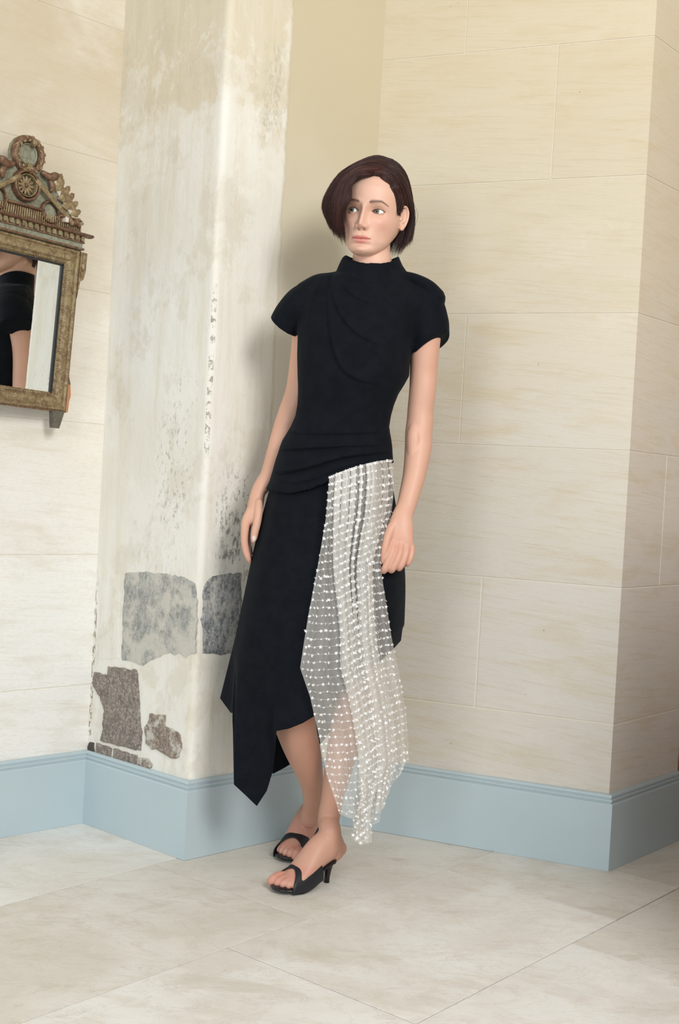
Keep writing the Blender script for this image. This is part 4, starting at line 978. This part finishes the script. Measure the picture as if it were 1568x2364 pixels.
# the hem keeps its corners: denser straight runs between named points
hem_pts = [(926, 1479, 3.09), (904, 1503, 3.0), (866, 1536, 2.985), (800, 1588, 2.968), (752, 1636, 2.952), (728, 1652, 2.948), (700, 1669, 2.945), (668, 1682, 2.948), (637, 1688, 2.955), (633, 1740, 2.985), (627, 1790, 3.005), (616, 1826, 3.01), (593, 1861, 3.0), (566, 1835, 2.995), (540, 1811, 2.998), (538.5, 1726, 3.02), (537, 1645, 3.035), (533, 1646, 3.07), (521, 1630, 3.10), (508, 1612, 3.13), (512, 1604, 3.15), (560, 1670, 3.20), (630, 1786, 3.235), (660, 1770, 3.25), (700, 1745, 3.26), (742, 1716, 3.27), (790, 1650, 3.26), (830, 1590, 3.25), (870, 1540, 3.22), (900, 1500, 3.19), (920, 1484, 3.14)]
kpos = [0, 1, 2, 3, 4, 4.5, 5, 5.5, 6, 6.35, 6.7, 7.0, 7.4, 7.8, 8.15, 8.4, 8.6, 8.75, 8.9, 9.05, 9.25, 9.8, 10.6, 11, 11.5, 12, 12.5, 13, 13.6, 14, 15]
HP = np.array([at(*p) for p in hem_pts]+[at(*hem_pts[0])]); kp = np.array(kpos+[16.])
tt = np.arange(SKN)/SKN*16
hem = np.column_stack([np.interp(tt, kp, HP[:, q]) for q in range(3)])
# mid ring that matches the corners of the hem half way down
up = rings[2]
mid = up*.5+hem*.5
sk = []
for i in range(SKR):
    s = i/(SKR-1)*4
    A = [rings[0], rings[1], rings[2], mid, hem]; a = min(int(s), 3); f = s-a
    E_ = [2*A[0]-A[1]]+A+[2*A[4]-A[3]]
    p0, p1, p2, p3 = E_[a], E_[a+1], E_[a+2], E_[a+3]
    sk.append(.5*((2*p1)+(p2-p0)*f+(2*p0-5*p1+4*p2-p3)*f*f+(3*p1-p0-3*p2+p3)*f**3))
sk = np.vstack(sk)
sko = obj('skirt', sk, grid_faces(SKR, SKN, True, False), M_crepe, person, True)
m = sko.modifiers.new('cloth', 'SOLIDIFY'); m.thickness = .0022; m.offset = -1
# ---------------------------------------------------------------- sheer panel with sequins
NU, NV = 460, 200
lt = [(1108, 760), (1200, 752), (1300, 735), (1420, 712), (1482, 702), (1542, 693), (1609, 716), (1692, 735), (1788, 754), (1850, 775), (1896, 789), (1960, 796)]
rt = [(1070, 905), (1100, 909), (1150, 908), (1190, 903), (1230, 892), (1300, 880), (1330, 882), (1400, 893), (1440, 899), (1491, 908), (1561, 923), (1657, 939), (1759, 945), (1800, 930), (1960, 880)]
ly, lx = zip(*lt); ry, rx = zip(*rt)
u = np.linspace(0, 1, NU)
def cloth_u(s):
    "gathered cloth at height s: u along the cloth -> position across the panel; the middle doubles back in narrow pleats"
    k = float(sstep(np.array(s), .05, .50))
    b0 = np.interp(u, [0, .12, .88, 1], [0, .10, .88, 1]); b1 = np.interp(u, [0, .12, .88, 1], [0, .43, .78, 1])
    base = b0*(1-k)+b1*k
    win = sstep(u, .08, .16)*(1-sstep(u, .84, .92))
    amp = .085*(1-k)+.070*k
    w_ = base+amp*win*(np.sin(2*np.pi*8.5*u+.8)*(.75+.25*np.sin(9*u+1))+.40*np.sin(2*np.pi*15*u+2.+.5*s)*(1-.6*k))
    w_ += .012*(1-win)*np.sin(2*np.pi*20*u)
    return np.clip(w_, 0, 1)
uw = cloth_u(0)
win_d = sstep(u, .06, .16)*(1-sstep(u, .84, .94))
hemu = np.interp(u, [0, .10, .19, .205, .3, .5, .71, .725, .80, .87, .91, .95, 1.], [1880, 1897, 1899, 1938, 1944, 1949, 1945, 1880, 1872, 1862, 1836, 1800, 1757])
topu = np.interp(uw, [0, .2, .4, .6, .8, 1], [1100, 1088, 1078, 1070, 1064, 1060])
PT = np.zeros((NV, NU, 3)); PXs = np.zeros((NV, NU)); PYs = np.zeros((NV, NU))
for i in range(NV):
    s = i/(NV-1); y = topu+(hemu-topu)*s
    xl, xr = np.interp(y, ly, lx), np.interp(y, ry, rx)
    spread = sstep(np.array(s), 0, .8)
    ub = cloth_u(s)
    # lower down the centre stays a dense gathered strip and the sides open out
    x = xl+(xr-xl)*ub
    kt = ((u > .20) & (u < .72)).astype(float)*float(sstep(np.array(s), .80, .97))
    x = x*(1-kt)+(812+47*np.clip((ub-.40)/.36, 0, 1))*kt
    dep = win_d*(.0085*np.sin(2*np.pi*8.5*u+2.3)+.0035*np.sin(2*np.pi*15*u+3.4+.5*s))+(1-win_d)*.004*np.sin(2*np.pi*20*u+1.5)
    Yb = np.interp(x, [690, 740, 800, 860, 910, 950], [2.915, 2.915, 2.920, 2.935, 2.965, 3.02])
    Yb = Yb+.012*(1-spread)+np.interp(s, [0, .1, .5, 1], [.010, .0, -.0, .0])
    Yb = Yb+np.interp(x, [870, 905, 940], [0, .04, .05])*np.interp(s, [0, .3, .6, 1], [1, .6, .2, 0.])
    Yv = Yb+dep*np.interp(s, [0, .05, .3, 1], [.35, .5, .8, 1.])
    for j in range(NU): PT[i, j] = at(x[j], y[j], Yv[j])
    PXs[i] = x; PYs[i] = y
n = N('sheer_white_tulle')
tr = n.t.nodes.new('ShaderNodeBsdfTransparent'); df = n.t.nodes.new('ShaderNodeBsdfDiffuse'); tl_ = n.t.nodes.new('ShaderNodeBsdfTranslucent'); gl_ = n.t.nodes.new('ShaderNodeBsdfGlossy')
df.inputs[0].default_value = (.90, .86, .80, 1); tl_.inputs[0].default_value = (.88, .85, .80, 1); gl_.inputs[0].default_value = (.95, .93, .9, 1); gl_.inputs['Roughness'].default_value = .35
ms = [n.t.nodes.new('ShaderNodeMixShader') for _ in range(3)]
ms[0].inputs[0].default_value = .35; ms[1].inputs[0].default_value = .10; ms[2].inputs[0].default_value = TULLE
n.t.links.new(df.outputs[0], ms[0].inputs[1]); n.t.links.new(tl_.outputs[0], ms[0].inputs[2])
n.t.links.new(ms[0].outputs[0], ms[1].inputs[1]); n.t.links.new(gl_.outputs[0], ms[1].inputs[2])
n.t.links.new(tr.outputs[0], ms[2].inputs[1]); n.t.links.new(ms[1].outputs[0], ms[2].inputs[2])
n.t.links.new(ms[2].outputs[0], n.t.nodes['Material Output'].inputs['Surface']); M_tulle = n.m
obj('sheer_panel', PT.reshape(-1, 3), grid_faces(NV, NU, False, False), M_tulle, person, True)
# sequins: small six-armed stars strung on threads that cross the cloth
du = np.gradient(PT, axis=1); dv = np.gradient(PT, axis=0)
NS = 78; step = .0187
arc = np.concatenate([np.zeros((1, NU)), np.cumsum(np.linalg.norm(np.diff(PT, axis=0), axis=2), axis=0)])
sv, sf, tv, tf_ = [], [], [], []; ns_, nt_ = 0, 0
us = np.concatenate([np.linspace(.004, .115, 8), np.linspace(.127, .873, 50), np.linspace(.885, .996, 8)])
def sample(uu, d):
    uu = min(max(uu, 0.), 1.)
    fj = uu*(NU-1); j = min(int(fj), NU-2); b = fj-j
    i = np.searchsorted(arc[:, j], d)
    if i >= NV: return None
    i = max(1, i); a = (d-arc[i-1, j])/(arc[i, j]-arc[i-1, j]+1e-9)
    q = (PT[i-1, j]*(1-a)+PT[i, j]*a)*(1-b)+(PT[i-1, j+1]*(1-a)+PT[i, j+1]*a)*b
    return q, unit(du[i, j]), unit(dv[i, j])
for kr in range(50):
    for ku, uu in enumerate(us):
        d = .004+kr*step+rng.normal(0, .0013); uu = uu+rng.normal(0, .0022)
        R = sample(uu, d)
        if R is None: continue
        p, a, b = R; nn = unit(np.cross(a, b)); nn = nn if nn[1] < 0 else -nn
        tilt = rng.normal(0, .55, 2); nn2 = unit(nn+a*tilt[0]+b*tilt[1]); a2 = unit(np.cross(b, nn2)); b2 = np.cross(nn2, a2)
        r0_ = .0056*(.62+.48*rng.random()); rot = rng.random()*1.0
        c = p+nn*.0012
        pts = []
        for q in range(10):
            an = rot+math.pi*q/5; rr_ = r0_ if q % 2 == 0 else r0_*.42
            pts.append(c+(a2*math.cos(an)+b2*math.sin(an))*rr_)
        sv += pts+[c+nn2*.0009]; sf += [(ns_+q, ns_+(q+1) % 10, ns_+10) for q in range(10)]; ns_ += 11
    # thread
    prev = None
    for uu in np.linspace(.002, .998, 240):
        R = sample(uu, .004+kr*step)
        if R is None: prev = None; continue
        p, a, b = R; p = p-V3(0, .0008, 0); tv += [p+b*.00022, p-b*.00022]
        if prev is not None: tf_.append((prev, prev+1, nt_+1, nt_))
        prev = nt_; nt_ += 2
n = N('silver_white_sequin'); M_seq = n.set(Base_Color=(.95, .94, .92), Metallic=.3, Roughness=.22)
so = obj('sequins', sv, sf, M_seq, person); so['kind'] = 'stuff'
to = obj('thread_rows', tv, tf_, plain('white_thread', (.82, .80, .76), .7), person); to['kind'] = 'stuff'
# ---------------------------------------------------------------- shoes
n = N('black_satin'); M_shoe = n.set(Base_Color=(.008, .009, .013), Roughness=.5)
M_sole = plain('black_leather_sole', (.006, .006, .008), .28)
def shoe(L, side):
    root = bpy.data.objects.new('mule_shoe', None)
    # footbed
    xs = [.010, .004, -.008, -.025, -.050, -.072, -.094, -.114, -.132, -.148, -.161, -.170, -.175]
    wl_ = [.008, .022, .034, .042, .044, .040, .034, .029, .027, .027, .026, .018, .006]
    zb = [.008, .006, .0055, .005, .006, .012, .022, .033, .042, .048, .0505, .0515, .052]
    v = []; seg_ = 16
    for x, w_, z in zip(xs, wl_, zb):
        for a in np.linspace(0, 2*np.pi, seg_, endpoint=False): v.append(L(x, w_*sup(math.cos(a), 3)+.003, z+.0048+.0048*sup(math.sin(a), 3)))
    s_ = obj('footbed', v, grid_faces(len(xs), seg_), M_sole, None, True)
    # heel
    v = []
    for x, z, rx_, ry_ in ((-.156, .052, .014, .018), (-.158, .043, .011, .014), (-.158, .030, .0080, .010), (-.157, .015, .0062, .0080), (-.156, .000, .0066, .0080)):
        for a in np.linspace(0, 2*np.pi, 16, endpoint=False): v.append(L(x+rx_*math.cos(a), ry_*math.sin(a)+.002, z))
    h_ = obj('kitten_heel', v, grid_faces(5, 16), M_sole, None, True)
    # vamp: a band over the foot, higher on the outer side
    v = []; na = 40; nx = 14
    for i in range(nx):
        q = i/(nx-1)
        for k in range(na):
            a = math.pi*(-.10+1.20*k/(na-1))      # from outer sole edge over the top to inner
            la = math.cos(a)
            x0 = -.034-.012*(1-abs(la))+.016*abs(la)**2; x1 = -.080+.016*max(0, -la)-.034*max(0, la)-.0*(1-abs(la))
            x = x0+(x1-x0)*q
            wd = np.interp(x, [-.11, -.085, -.06, -.035, -.01], [.0385, .0425, .0455, .0450, .042]); ht = np.interp(x, [-.11, -.09, -.072, -.050, -.034, -.015], [.078, .068, .0595, .047, .040, .036]); z0 = np.interp(x, [-.12, -.1, -.075, -.05, 0], [.036, .028, .018, .011, .011])
            v.append(L(x, wd*sup(la, 2.3)+.003, z0+(ht-z0+.008)*sup(max(math.sin(a), -.2), 2.1)*1.0+(0 if math.sin(a) >= 0 else 0)))
    va = obj('vamp', v, grid_faces(nx, na, False, False), M_shoe, None, True)
    m = va.modifiers.new('leather', 'SOLIDIFY'); m.thickness = .0022; m.offset = 1
    return s_, h_, va
for L, sd in ((L1, 1), (L2, -1)):
    s_, h_, va = shoe(L, sd)
    s_.name = 'shoe_sole'; s_.data.name = 'shoe_sole'
    sh_ = bpy.data.objects.new('mule_shoe', None); C.objects.link(sh_); sh_.parent = person; sh_.matrix_parent_inverse = person.matrix_world.inverted()
    for o in (s_, h_, va): o.parent = sh_
